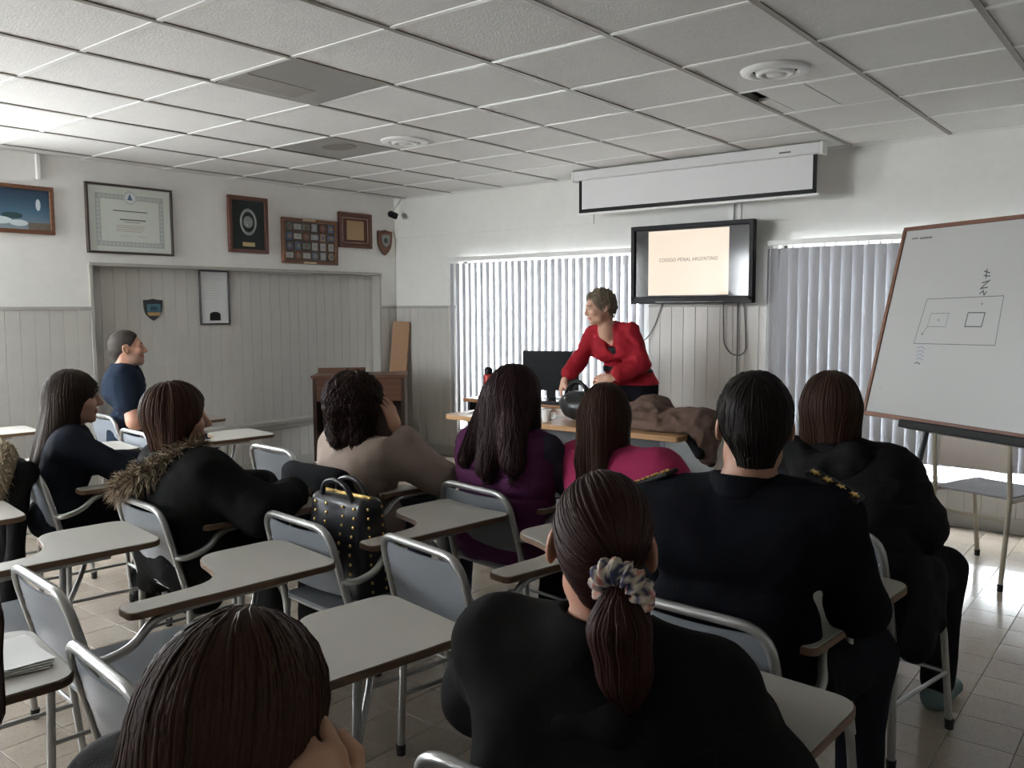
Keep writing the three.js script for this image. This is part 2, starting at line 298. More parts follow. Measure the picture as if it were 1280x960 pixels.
// ---------- tablet-arm chairs ----------
function curvePts(cmds) { const s = new THREE.Path(); s.moveTo(...cmds[0]); for (const c of cmds.slice(1)) c.length === 2 ? s.lineTo(...c) : c.length === 4 ? s.quadraticCurveTo(...c) : s.bezierCurveTo(...c); return s.getPoints(7).map(p => [p.x, p.y]); }
const tabletOutline = (k = 0) => curvePts([[0.15 + k, 0.15 + k], [0.16 + k, 0.135 + k, 0.18, 0.135 + k], [0.215, 0.135 + k], [0.24 - k, 0.135 + k, 0.24 - k, 0.165], [0.255 - k, 0.70], [0.255 - k, 0.755 - k, 0.20, 0.76 - k], [-0.07, 0.775 - k], [-0.12 + k, 0.775 - k, -0.125 + k, 0.72], [-0.13 + k, 0.56], [-0.13 + k, 0.485 + k, -0.05, 0.47 + k], [0.06, 0.455 + k, 0.135 + k, 0.44 + k, 0.145 + k, 0.33]]);
const SH = (() => {
  const flatXZ = g => uvm(g.rotateX(-PI / 2));   // outline (x, forward) -> x, -z
  const back = (() => { const g = new THREE.BoxGeometry(0.372, 0.215, 0.006, 14, 10, 1), p = g.attributes.position;
    for (let i = 0; i < p.count; i++) { const u = p.getX(i) / 0.186, y = p.getY(i); const corner = Math.abs(u) > 0.85 && y > 0.07 ? 0 : 0; p.setZ(i, p.getZ(i) + 0.016 * (1 - u * u) + 0.004 * Math.exp(-((y + 0.005) ** 2) / 0.00008) + (y < -0.1 ? -0.008 : 0) + corner);
      if (y > 0.02) p.setX(i, p.getX(i) * (1 - 0.10 * ((y - 0.02) / 0.0875) ** 3)); }
    g.computeVertexNormals(); g.rotateX(0.235); g.translate(0, 0.622, -0.034); return uvm(g); })();
  const seat = (() => { const o = curvePts([[-0.16, 0.07], [0.16, 0.07], [0.19, 0.07, 0.192, 0.1], [0.198, 0.44], [0.198, 0.475, 0.16, 0.478], [-0.16, 0.478], [-0.198, 0.475, -0.198, 0.44], [-0.192, 0.1], [-0.19, 0.07, -0.16, 0.07]]);
    return flatXZ(extrude(o, 0.014, 0.004)).translate(0, 0.434, 0); })();
  const foot = (x, z) => new THREE.CylinderGeometry(0.0155, 0.014, 0.035, 10).translate(x, 0.0175, z);
  return { back, seat, foot,
    tabs: s => [0.585, 0.655].map(y => rslab(s * 0.176 - 0.014, s * 0.176 + 0.014, y - 0.006, y + 0.006, -0.062 + (y - 0.56) * 0.25, -0.046 + (y - 0.56) * 0.25, 0.002, 1)),
    backFrame: pipe([[-0.203, 0.40, -0.088], [-0.202, 0.52, -0.058], [-0.193, 0.745, -0.001], [0.193, 0.745, -0.001], [0.202, 0.52, -0.058], [0.203, 0.40, -0.088]], 0.0125, 0.075),
    rearLeg: s => pipe([[s * 0.203, 0.41, -0.086], [s * 0.215, 0.015, -0.075]], 0.0125, 0.02), frontLeg: s => pipe([[s * 0.17, 0.425, -0.30], [s * 0.185, 0.42, -0.42], [s * 0.205, 0.36, -0.455], [s * 0.225, 0.015, -0.485]], 0.0115, 0.03),
    seatFrame: pipe([[-0.2, 0.425, -0.09], [-0.186, 0.425, -0.44], [0.186, 0.425, -0.44], [0.2, 0.425, -0.09], [-0.2, 0.425, -0.09]], 0.009, 0.04),
    stretch: s => pipe([[s * 0.209, 0.2, -0.08], [s * 0.216, 0.2, -0.468]], 0.007, 0.02), stretchF: pipe([[-0.216, 0.2, -0.468], [0.216, 0.2, -0.468]], 0.007, 0.02),
    arm: pipe([[0.2, 0.575, -0.045], [0.245, 0.578, -0.06], [0.262, 0.60, -0.13], [0.225, 0.645, -0.2], [0.2, 0.645, -0.3], [0.2, 0.645, -0.6]], 0.0115, 0.06),
    post: pipe([[0.21, 0.35, -0.456], [0.2, 0.45, -0.45], [0.195, 0.64, -0.46]], 0.0105, 0.04), brace: pipe([[0.2, 0.48, -0.452], [0.12, 0.60, -0.55], [0.02, 0.645, -0.6]], 0.008, 0.05),
    core: flatXZ(extrude(tabletOutline(), 0.018, 0.002)).translate(0, 0.656, 0), top: flatXZ(extrude(tabletOutline(0.0035), 0.0024, 0.0008)).translate(0, 0.6735, 0),
  };
})();
function chairParts(t, tablet = true) {
  part('backrest', SH.back, MT.sheet, t); for (const s of [-1, 1]) part('clip', SH.tabs(s), MT.alu, t);
  part('seat', SH.seat, MT.sheet, t); part('back_frame', SH.backFrame, MT.tube, t); part('seat_frame', SH.seatFrame, MT.tube, t);
  for (const s of [-1, 1]) { part('foot', SH.foot(s * 0.215, -0.075), MT.rubber, part('leg', SH.rearLeg(s), MT.tube, t)); part('foot', SH.foot(s * 0.225, -0.485), MT.rubber, part('leg', SH.frontLeg(s), MT.tube, t)); part('stretcher', SH.stretch(s), MT.tube, t); }
  part('stretcher', SH.stretchF, MT.tube, t);
  if (tablet) { part('armrest', SH.arm, MT.tube, t); part('tablet_post', SH.post, MT.tube, t); part('tablet_brace', SH.brace, MT.tube, t); part('laminate_top', SH.top, MT.laminate, part('writing_tablet', SH.core, MT.edgeWood, t)); }
  return t;
}
let chair0;
const CH = {};
for (const [key, x, z, turn, label] of [
  ['A', -2.27, -1.71, 6, 'grey tablet-arm chair holding the black studded handbag on its seat'],
  ['B', -2.14, -2.44, 8, 'grey tablet-arm chair under the woman in the purple quilted vest'],
  ['C', -1.74, -1.74, 10, 'empty grey tablet-arm chair between the studded bag chair and the ponytail woman'],
  ['L', -2.29, -0.92, 5, 'empty grey tablet-arm chair behind the chair with the studded handbag'],
  ['O', -2.95, -0.73, 5, 'empty grey tablet-arm chair behind the woman with the fur-trimmed hood'],
  ['Q', -3.66, -0.60, 5, 'grey tablet-arm chair behind the long-haired girl, only its tablet in view'],
  ['D', -1.63, -0.76, 7, 'empty grey tablet-arm chair beside the head of the woman resting on her hand'],
  ['S', -2.10, -0.06, 5, 'grey tablet-arm chair with sheets of paper lying on its tablet'],
  ['F', -3.56, -2.55, 4, 'empty grey tablet-arm chair between the man in the polo shirt and the beige sweater'],
  ['I', -4.66, -2.43, 5, 'empty grey tablet-arm chair in front of the girl with long straight hair'],
  ['J', -4.82, -1.66, 5, 'empty grey tablet-arm chair beside the long-haired girl on her left'],
  ['H', -5.97, -1.62, 5, 'grey tablet-arm chair by the boarded left wall with a dark bag'],
  ['man', -5.55, -2.68, 4, 'grey tablet-arm chair of the man in the navy polo shirt'],
  ['girl', -3.88, -1.55, 8, 'grey tablet-arm chair of the long-haired girl with a fur coat over it'],
  ['fur', -2.93, -1.53, 6, 'grey tablet-arm chair of the woman with the fur-trimmed hood'],
  ['beige', -2.82, -2.27, 8, 'tablet-arm chair with a black jacket hung over its back'],
  ['pink', -1.63, -2.54, 8, 'tablet-arm chair of the girl in the pink waistcoat'],
  ['navy', -0.87, -1.73, 3, 'tablet-arm chair of the man with gold stars on his shoulders'],
  ['parka', -0.90, -2.68, 10, 'grey metal chair under the person in the black padded parka'],
  ['pony', -0.735, -0.91, 1, 'tablet-arm chair of the woman with the scrunchie ponytail'],
  ['BH', -0.72, -0.08, 8, 'tablet-arm chair of the brown-haired woman leaning on her hand'],
]) {
  let t;
  if (key === 'parka') { t = thing('metal_chair', label, 'chair', [x, 0, z], turn); chairParts(t, false); }
  else if (!chair0) { t = chair0 = thing('tablet_chair', label, 'chair', [x, 0, z], turn, 'tablet-arm chairs of the classroom'); chairParts(t); }
  else { t = chair0.clone(); t.name = numbered('tablet_chair'); scene.add(t); t.position.set(x, 0, z); t.rotation.y = -turn * PI / 180; t.userData = { label, category: 'chair', group: 'tablet-arm chairs of the classroom' }; }
  CH[key] = { x, z, turn };
}
// a point in a chair's own frame as a world position
function chairAt(key, x, y, z) { const c = CH[key], a = c.turn * PI / 180; return [c.x + x * Math.cos(a) - z * Math.sin(a), y, c.z + x * Math.sin(a) + z * Math.cos(a)]; }
// cream wooden-backed school chair under the whiteboard
{
  const cream = mat([0.42, 0.37, 0.28], { roughness: 0.4 }), t = thing('school_chair', 'cream painted metal school chair standing under the whiteboard', 'chair', [-0.90, 0, -4.95], 20);
  const beigePanel = mat([0.50, 0.44, 0.38], { roughness: 0.45 });
  part('backrest', uvm((() => { const g = extrude(curvePts([[-0.17, 0.58], [0.17, 0.58], [0.185, 0.58, 0.185, 0.6], [0.19, 0.75], [0.19, 0.775, 0.165, 0.776], [-0.165, 0.776], [-0.19, 0.775, -0.19, 0.75], [-0.185, 0.6], [-0.185, 0.58, -0.17, 0.58]]), 0.012, 0.003); return g.translate(0, 0, -0.035); })()), beigePanel, t);
  part('seat', uvm((() => { const g = extrude(curvePts([[-0.17, 0.0], [0.17, 0.0], [0.2, 0.0, 0.2, 0.03], [0.2, 0.36], [0.2, 0.40, 0.16, 0.40], [-0.16, 0.40], [-0.2, 0.40, -0.2, 0.36], [-0.2, 0.03], [-0.2, 0, -0.17, 0]]), 0.012, 0.003).rotateX(-PI / 2); const p = g.attributes.position; for (let i = 0; i < p.count; i++) p.setY(i, p.getY(i) - 0.018 * (1 - (p.getX(i) / 0.2) ** 2)); g.computeVertexNormals(); return g.translate(0, 0.45, -0.04); })()), mat([0.36, 0.36, 0.38], { roughness: 0.2 }), t);
  for (const s of [-1, 1]) {
    part('foot', SH.foot(s * 0.22, 0.06), MT.rubber, part('leg', pipe([[s * 0.2, 0.77, 0.0], [s * 0.2, 0.45, -0.03], [s * 0.22, 0.02, 0.06]], 0.0125, 0.05), cream, t)); part('post_cap', new THREE.CylinderGeometry(0.0145, 0.0145, 0.03, 10).translate(s * 0.2, 0.775, 0), MT.rubber, t);
    part('foot', SH.foot(s * 0.2, -0.46), MT.rubber, part('leg', pipe([[s * 0.19, 0.44, -0.38], [s * 0.2, 0.02, -0.46]], 0.0125, 0.02), cream, t)); part('side_rail', pipe([[s * 0.2, 0.435, -0.03], [s * 0.19, 0.435, -0.4]], 0.01, 0.02), cream, t);
  }
  part('stretcher', pipe([[-0.205, 0.34, -0.012], [0.205, 0.34, -0.012]], 0.009, 0.02), cream, t); part('stretcher', pipe([[-0.19, 0.43, -0.39], [0.19, 0.43, -0.39]], 0.009, 0.02), cream, t);
}
// ---------- teacher's desks ----------
{
  const panel = mat([0.02, 0.022, 0.026], { roughness: 0.5 });
  const t = thing('teacher_desk', 'long wood-topped desk with charcoal panels below the presenter', 'desk', [-2.96, 0, -4.36]);
  part('desktop', uvm(extrude(curvePts([[-0.76, -0.34], [0.845, -0.34], [0.86, -0.34, 0.86, -0.325], [0.86, 0.325], [0.86, 0.34, 0.845, 0.34], [-0.66, 0.34], [-0.81, 0.34, -0.81, 0.2], [-0.81, -0.28], [-0.81, -0.34, -0.76, -0.34]]), 0.03, 0.004).rotateX(-PI / 2)).translate(0, 0.722, 0), MT.woodDesk, t);
  part('modesty_panel', rslab(-0.55, 0.74, 0.2, 0.722, 0.20, 0.222, 0.003), panel, t);
  part('side_panel', rslab(0.735, 0.765, 0.02, 0.722, -0.3, 0.3, 0.003), mat([0.07, 0.08, 0.095], { roughness: 0.4 }), t); part('side_panel', rslab(-0.60, -0.57, 0.02, 0.722, -0.3, 0.3, 0.003), panel, t);
  for (const x of [0.75, -0.585]) part('foot_rail', rslab(x - 0.03, x + 0.03, 0, 0.035, -0.31, 0.31, 0.008), panel, t);
  const d2 = thing('computer_desk', 'second wooden desk carrying the computer monitor by the blind', 'desk', [-3.85, 0, -5.12]);
  part('desktop', rslab(-0.5, 0.45, 0.722, 0.75, -0.26, 0.26, 0.006), mat([0.30, 0.16, 0.08], { map: woodTex, roughness: 0.25 }), d2);
  for (const s of [-0.46, 0.41]) part('side_panel', rslab(s - 0.012, s + 0.012, 0, 0.722, -0.24, 0.24, 0.003), panel, d2); part('modesty_panel', rslab(-0.45, 0.4, 0.25, 0.70, 0.12, 0.135, 0.003), panel, d2);
}
// monitor, keyboard, mouse, bottle and papers on the desks
{
  const t = thing('computer_monitor', 'black flat computer monitor seen from behind the desk', 'monitor', [-3.70, 0.75, -5.10], -20);
  part('bezel', rslab(-0.21, 0.21, 0.075, 0.365, -0.02, 0.02, 0.008), MT.black, t); part('screen', rslab(-0.198, 0.198, 0.092, 0.352, 0.0185, 0.0215, 0.001), mat([0.006, 0.008, 0.009], { roughness: 0.45, physical: true, specularIntensity: 0.3 }), t);
  part('stand_neck', rslab(-0.035, 0.035, 0.01, 0.12, -0.03, -0.01, 0.004), MT.black, t); part('stand_base', lathe([[0, 0], [0.11, 0], [0.115, 0.006], [0.1, 0.014], [0.03, 0.02], [0, 0.02]]), MT.black, t);
  const k = thing('keyboard', 'dark keyboard with glossy keys in front of the monitor', 'keyboard', [-3.66, 0.75, -4.915], -12);
  part('keyboard_body', rslab(-0.2, 0.2, 0, 0.018, -0.07, 0.07, 0.005), MT.black, k);
  const kg = rslab(-0.011, 0.011, 0, 0.008, -0.0105, 0.0105, 0.002, 1), km = mat([0.03, 0.03, 0.032], { roughness: 0.25 });
  const kk = []; for (let r = 0; r < 5; r++) for (let c = 0; c < 15; c++) kk.push(kg.clone().translate(-0.175 + c * 0.025, 0.016, -0.05 + r * 0.025)); part('keys', kk, km, k).userData.kind = 'stuff';
  const b = thing('drink_bottle', 'red steel drinking bottle with a black lid beside the monitor', 'bottle', [-4.17, 0.75, -4.95]);
  part('bottle_body', lathe([[0, 0], [0.034, 0], [0.037, 0.006], [0.037, 0.165], [0.030, 0.185], [0, 0.185]]), mat([0.42, 0.05, 0.045], { roughness: 0.25, metalness: 0.3 }), b); part('lid', lathe([[0.028, 0.183], [0.031, 0.19], [0.031, 0.222], [0.022, 0.236], [0, 0.237]]), MT.black, b);
  for (const [x, z, r, l] of [[-3.20, -4.25, 20, 'white paper sheets lying on the desk beside the black handbag'], [-3.62, -4.30, -12, 'dark papers and a pen lying at the left end of the desk']]) {
    const p = thing('papers', l, 'paper', [x, 0.752, z], r); for (let i = 0; i < 3; i++) { const o = part('sheet', slab(-0.105, 0.105, 0, 0.0012, -0.148, 0.148), x > -3.5 ? MT.paper : i < 2 ? MT.paper : mat([0.09, 0.07, 0.06]), p); o.position.y = i * 0.0014; o.rotation.y = i * 0.12; }
  }
}
// ---------- wooden lectern desk and leaning board in the corner ----------
{
  const t = thing('wooden_cabinet', 'dark reddish wooden stand with an open front in the room corner', 'cabinet', [-5.72, 0, -5.06], -42);
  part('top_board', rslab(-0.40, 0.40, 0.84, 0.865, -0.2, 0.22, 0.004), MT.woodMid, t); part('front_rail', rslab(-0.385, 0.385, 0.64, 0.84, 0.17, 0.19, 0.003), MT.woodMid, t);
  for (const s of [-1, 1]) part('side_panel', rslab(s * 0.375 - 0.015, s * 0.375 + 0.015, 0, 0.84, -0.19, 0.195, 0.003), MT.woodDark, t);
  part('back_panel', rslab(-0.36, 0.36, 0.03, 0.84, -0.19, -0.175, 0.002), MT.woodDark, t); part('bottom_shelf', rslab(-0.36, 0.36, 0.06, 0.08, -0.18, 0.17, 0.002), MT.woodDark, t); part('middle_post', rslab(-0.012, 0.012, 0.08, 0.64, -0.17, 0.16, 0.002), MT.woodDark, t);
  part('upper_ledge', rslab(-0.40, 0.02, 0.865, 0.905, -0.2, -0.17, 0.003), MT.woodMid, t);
  const p = single('leaning_plank', 'brown cardboard plank leaning into the corner behind the cabinet', 'plank', uvm(rslab(-0.085, 0.085, 0, 1.30, -0.02, 0.02, 0.004).applyMatrix4(M4(0, 0, 0, 0.0, 0, -0.06))), MT.cardboard);
  p.position.set(-6.19, 0.012, -5.86); p.rotation.set(-0.13, 0.55, 0, 'YXZ');
}
// ---------- television ----------
{
  const t = thing('television', 'wall-mounted black television showing a cream slide', 'television', [-3.0, 1.4546, ZF + 0.19]);
  const W = 0.502, Hh = 0.596;
  part('bezel', [rslab(-W, W, 0, 0.055, -0.03, 0.025, 0.006), rslab(-W, W, Hh - 0.035, Hh, -0.03, 0.025, 0.006), rslab(-W, -W + 0.035, 0.02, Hh - 0.02, -0.03, 0.025, 0.006), rslab(W - 0.035, W, 0.02, Hh - 0.02, -0.03, 0.025, 0.006)], MT.blackGloss, t);
  part('back_shell', rslab(-W + 0.02, W - 0.02, 0.02, Hh - 0.02, -0.06, -0.005, 0.01), MT.black, t);
  const cv = document.createElement('canvas'); cv.width = 640; cv.height = 352; const c = cv.getContext('2d');
  c.fillStyle = '#0a0a0c'; c.fillRect(0, 0, 640, 352); c.fillStyle = '#f0dfca'; c.fillRect(78, 6, 454, 340); c.fillStyle = '#544c46'; c.font = '26px sans-serif'; c.textAlign = 'center'; c.textBaseline = 'middle'; c.fillText('CODIGO PENAL ARGENTINO', 308, 160);
  const tx = new THREE.CanvasTexture(cv); tx.colorSpace = THREE.SRGBColorSpace;
  const sm = new THREE.MeshStandardMaterial({ color: lin(0.01, 0.01, 0.012), roughness: 0.1, emissive: 0xffffff, emissiveMap: tx, emissiveIntensity: 0.36 });
  const sg = new THREE.PlaneGeometry(2 * W - 0.07, Hh - 0.09).translate(0, 0.055 + (Hh - 0.09) / 2, 0.008);
  part('screen', sg, sm, t);
  const light = new THREE.RectAreaLight(lin(1, 0.93, 0.84), 0.25, 0.68, 0.5); light.position.set(0, 0.31, 0.02); light.rotation.y = PI; light.name = 'screen_light'; t.add(light);
  part('mount_plate', rslab(-0.2, 0.2, 0.12, 0.48, -0.185, -0.055, 0.004), MT.black, t); part('speaker_bar', rslab(-0.28, 0.28, 0.006, 0.02, 0.02, 0.029, 0.003), mat([0.05, 0.05, 0.055], { roughness: 0.2 }), t);
  const cb = mat([0.13, 0.13, 0.13], { roughness: 0.6 });
  single('power_cable', 'thin grey cable looping down the wall under the television', 'cable', pipe([[-2.80, 1.47, ZF + 0.04], [-2.80, 1.15, ZF + 0.025], [-2.75, 1.08, ZF + 0.025], [-2.68, 1.06, ZF + 0.025], [-2.62, 1.1, ZF + 0.025], [-2.63, 1.3, ZF + 0.025], [-2.64, 1.47, ZF + 0.04]], 0.0045, 0.08), cb);
  single('signal_cable', 'straight dark cable running down the wall to the floor', 'cable', pipe([[-2.69, 1.47, ZF + 0.03], [-2.69, 0.06, ZF + 0.022]], 0.005, 0.02), cb);
  single('antenna_cable', 'thin dark cable sagging from the television to the blind', 'cable', pipe([[-3.32, 1.46, ZF + 0.03], [-3.38, 1.3, ZF + 0.025], [-3.44, 1.2, ZF + 0.025], [-3.5, 1.15, ZF + 0.03]], 0.004, 0.04), cb);
  single('cable_raceway', 'white plastic cable raceway between screen and television', 'raceway', [rslab(-2.79, -2.74, 2.0, YC - 0.006, ZF, ZF + 0.025, 0.004), rslab(-2.71, -2.685, 2.0, YC - 0.006, ZF, ZF + 0.015, 0.004)], MT.white);
}
// ---------- projection screen ----------
{
  const t = thing('projection_screen', 'pulled-down white projection screen with black border under the ceiling', 'screen', [-2.97, 2.17, ZF + 0.32]);
  part('case', [rslab(-0.98, 0.98, 0.26, 0.335, -0.04, 0.04, 0.012)], mat([0.62, 0.62, 0.62], { roughness: 0.4 }), t);
  for (const s of [-1, 1]) part('end_cap', rslab(s * 0.985 - 0.012, s * 0.985 + 0.012, 0.25, 0.338, -0.045, 0.045, 0.01), MT.white, t);
  part('fabric', slab(-0.92, 0.92, 0.035, 0.27, 0.0, 0.0015), MT.screenCloth, t);
  part('black_border', [slab(-0.945, 0.945, 0.004, 0.036, -0.0005, 0.0025), slab(-0.945, -0.918, 0.03, 0.27, -0.0005, 0.0025), slab(0.918, 0.945, 0.03, 0.27, -0.0005, 0.0025)], MT.black, t);
  part('weight_bar', rslab(-0.96, 0.96, -0.012, 0.006, -0.008, 0.012, 0.004), MT.white, t);
  part('badge', slab(0.70, 0.78, 0.282, 0.292, 0.0395, 0.0412), mat([0.1, 0.1, 0.1]), t);
  for (const s of [-0.8, 0.8]) part('hanger', rslab(s - 0.015, s + 0.015, 0.33, YC - 2.17 - 0.004, -0.015, 0.015, 0.003), MT.white, t);
}
// ---------- whiteboard on an easel ----------
{
  const t = thing('whiteboard', 'leaning whiteboard with wooden frame and marker sketch on an easel', 'whiteboard', [-1.28, 0, -4.46]);
  t.rotation.y = -Math.atan2(0.515, 0.857);
  const lean = 14 * PI / 180, Wd = 1.25, Hd = 0.93, B = new THREE.Matrix4().makeRotationX(-lean).setPosition(0, 0.9, 0), on = g => g.applyMatrix4(B);
  const cv = document.createElement('canvas'); cv.width = 1250; cv.height = 930; const c = cv.getContext('2d'), X = x => x * 1000, Y = y => 930 - y * 1000;
  c.fillStyle = '#d9d9d4'; c.fillRect(0, 0, 1250, 930);
  const poly = (ps, s, w) => { c.strokeStyle = s; c.lineWidth = w; c.beginPath(); ps.forEach((p, i) => i ? c.lineTo(X(p[0]), Y(p[1])) : c.moveTo(X(p[0]), Y(p[1]))); c.stroke(); };
  poly([[0.21, 0.358], [0.23, 0.575], [0.64, 0.585], [0.652, 0.366], [0.21, 0.358]], '#7d7d80', 3.2);
  poly([[0.272, 0.505], [0.375, 0.507], [0.372, 0.443], [0.268, 0.442], [0.272, 0.505]], '#9a9a9c', 3); poly([[0.478, 0.510], [0.566, 0.510], [0.563, 0.447], [0.476, 0.446], [0.478, 0.510]], '#5c5c60', 4.5);
  poly([[0.322, 0.472], [0.326, 0.476]], '#555', 6); poly([[0.268, 0.442], [0.25, 0.41], [0.244, 0.405]], '#999', 3); poly([[0.244, 0.408], [0.250, 0.402]], '#666', 7);
  poly([[0.512, 0.70], [0.545, 0.69]], '#555', 5); poly([[0.515, 0.68], [0.55, 0.675]], '#555', 5); poly([[0.525, 0.71], [0.53, 0.665]], '#555', 5); poly([[0.515, 0.645], [0.55, 0.655], [0.515, 0.62], [0.55, 0.625]], '#555', 5); poly([[0.515, 0.595], [0.53, 0.61], [0.54, 0.59], [0.55, 0.605]], '#555', 5); poly([[0.537, 0.552], [0.543, 0.548]], '#888', 9);
  for (let i = 0; i < 4; i++) poly([[0.232 + i * 0.004, 0.335 - i * 0.018], [0.26, 0.345 - i * 0.018], [0.285, 0.333 - i * 0.018]], '#aeb6c4', 5); poly([[0.24, 0.262], [0.258, 0.268], [0.275, 0.26]], '#777', 5); poly([[0.06, 0.13], [0.065, 0.132]], '#888', 5);
  c.fillStyle = '#7e7e7c'; c.fillRect(X(0.10), Y(0.886), 75, 9); c.fillRect(X(0.05), Y(0.887), 40, 7);
  const tx = new THREE.CanvasTexture(cv); tx.colorSpace = THREE.SRGBColorSpace;
  const bm = new THREE.MeshStandardMaterial({ map: tx, color: lin(0.66, 0.66, 0.67), roughness: 0.3 });
  part('drawing_surface', on(new THREE.PlaneGeometry(Wd, Hd).translate(Wd / 2, Hd / 2, 0.0125)), bm, t);
  part('panel', on(slab(0, Wd, 0, Hd, -0.008, 0.012)), MT.white, t);
  const fw = mat([0.20, 0.09, 0.055], { map: woodTex, roughness: 0.5 });
  part('board_frame', [on(rslab(-0.012, Wd + 0.012, -0.016, 0.006, -0.012, 0.02, 0.003)), on(rslab(-0.012, Wd + 0.012, Hd - 0.006, Hd + 0.014, -0.012, 0.02, 0.003)), on(rslab(-0.014, 0.006, 0, Hd, -0.012, 0.02, 0.003)), on(rslab(Wd - 0.006, Wd + 0.014, 0, Hd, -0.012, 0.02, 0.003))], fw, t);
  const tray = part('marker_tray', on(rslab(0.27, 1.0, -0.05, -0.012, -0.02, 0.06, 0.006)), MT.black, t); void tray;
  const leg = mat([0.03, 0.035, 0.045], { roughness: 0.4 });
  part('easel_leg', pipe([[0.36, 0.9, -0.03], [0.26, 0.02, 0.10]], 0.014, 0.02), leg, t); part('easel_leg', pipe([[0.92, 0.9, -0.03], [1.02, 0.02, 0.10]], 0.014, 0.02), leg, t); part('easel_leg', pipe([[0.64, 1.75, -0.25], [0.64, 0.9, -0.35], [0.64, 0.02, -0.62]], 0.014, 0.02), leg, t);
}
// ---------- ceiling fittings ----------
function roundVent(x, z, label) {
  const t = thing('ceiling_vent', label, 'vent', [x, YC, z], 0, 'round air vents in the ceiling');
  part('outer_ring', lathe([[0.155, 0.0], [0.15, -0.012], [0.115, -0.02], [0.105, -0.012], [0.10, 0.0]], 40), MT.white, t); part('middle_ring', lathe([[0.09, 0.0], [0.082, -0.022], [0.062, -0.026], [0.055, -0.006]], 40), MT.white, t); part('centre_disc', lathe([[0, -0.03], [0.035, -0.026], [0.042, -0.012], [0.04, -0.004], [0, -0.004]], 32), MT.white, t); part('throat', lathe([[0, 0.0005], [0.12, 0.0005]], 32).translate(0, -0.002, 0), MT.dark, t);
}
roundVent(-4.08, -4.02, 'round white ceiling vent near the middle of the ceiling'); roundVent(-1.58, -3.93, 'round white ceiling vent beside the cut tile above the whiteboard');
{
  const dif = mat([0.30, 0.295, 0.275], { roughness: 0.55, map: mottle }), box = mat([0.35, 0.35, 0.33], { roughness: 0.6 });
  for (const [x, z, tx, tz, label] of [[-3.425, -2.705, -0.015, 0.035, 'unlit grey ceiling light panel with a sagging edge'], [-4.645, -3.925, 0, 0.008, 'small-looking unlit ceiling light panel with a dusty round patch']]) {
    const t = thing('ceiling_light_panel', label.replace('small-looking ', ''), 'ceiling light', [x, YC, z], 0, 'unlit light panels in the ceiling');
    part('housing', [slab(-0.29, 0.29, 0.10, 0.11, -0.29, 0.29), slab(-0.29, -0.28, 0.002, 0.1, -0.29, 0.29), slab(0.28, 0.29, 0.002, 0.1, -0.29, 0.29), slab(-0.28, 0.28, 0.002, 0.1, -0.29, -0.28), slab(-0.28, 0.28, 0.002, 0.1, 0.28, 0.29)], box, t);
    for (const k of [-0.12, 0.12]) part('fluorescent_tube', pipe([[k, 0.06, -0.26], [k, 0.06, 0.26]], 0.013, 0.01), MT.white, t);
    const d = part('diffuser', rslab(-0.284, 0.284, 0.003, 0.008, -0.284, 0.284, 0.002), dif, t); d.rotation.set(tx, 0, tz); d.position.y = tz > 0.02 ? -0.004 : 0;
    if (x < -4) { const s = part('dust_patch', new THREE.CylinderGeometry(0.13, 0.13, 0.0015, 28).scale(1, 1, 0.8).translate(0.06, 0.0018, 0.02), mat([0.2, 0.185, 0.165], { roughness: 0.9 }), d); void s; } else part('dust_patch', slab(-0.23, -0.06, 0.0012, 0.003, -0.12, 0.27), mat([0.26, 0.245, 0.225], { roughness: 0.9 }), d);
  }
}
// ---------- pictures and plaques on the left wall ----------
function canvasMat(w, h, draw, o = {}) { const cv = document.createElement('canvas'); cv.width = w; cv.height = h; draw(cv.getContext('2d'), w, h); const t = new THREE.CanvasTexture(cv); t.colorSpace = THREE.SRGBColorSpace; return new THREE.MeshStandardMaterial({ map: t, roughness: 0.35, ...o }); }
function frame(name, label, cat, z0, z1, y0, y1, fw, fm, inner, x = XL, d = 0.03, tilt = 0.03) {   // z0 is the end farther from the camera
  const t = thing(name, label, cat, [x + 0.004, y0, (z0 + z1) / 2], -90), W = (z1 - z0) / 2, H = y1 - y0;   // local +z points away from the wall
  t.rotation.y = PI / 2; const g = new THREE.Group();
  part('frame', [rslab(-W, W, 0, fw, 0, d), rslab(-W, W, H - fw, H, 0, d), rslab(-W, -W + fw, fw, H - fw, 0, d), rslab(W - fw, W, fw, H - fw, 0, d)], fm, t);
  part('backing', slab(-W + fw * 0.5, W - fw * 0.5, fw * 0.5, H - fw * 0.5, 0, d * 0.4), MT.black, t);
  if (inner) part('picture', new THREE.PlaneGeometry(2 * (W - fw * 0.7), H - fw * 1.4).translate(0, H / 2, d * 0.45), inner, t);
  t.rotation.x = 0; void g; void tilt; return [t, W, H, d];
}
const brownF = mat([0.17, 0.075, 0.04], { map: woodTex, roughness: 0.35 }), darkF = mat([0.055, 0.04, 0.033], { roughness: 0.35 }), redF = mat([0.13, 0.045, 0.03], { map: woodTex, roughness: 0.3 }), blackF = mat([0.03, 0.03, 0.032], { roughness: 0.4 });
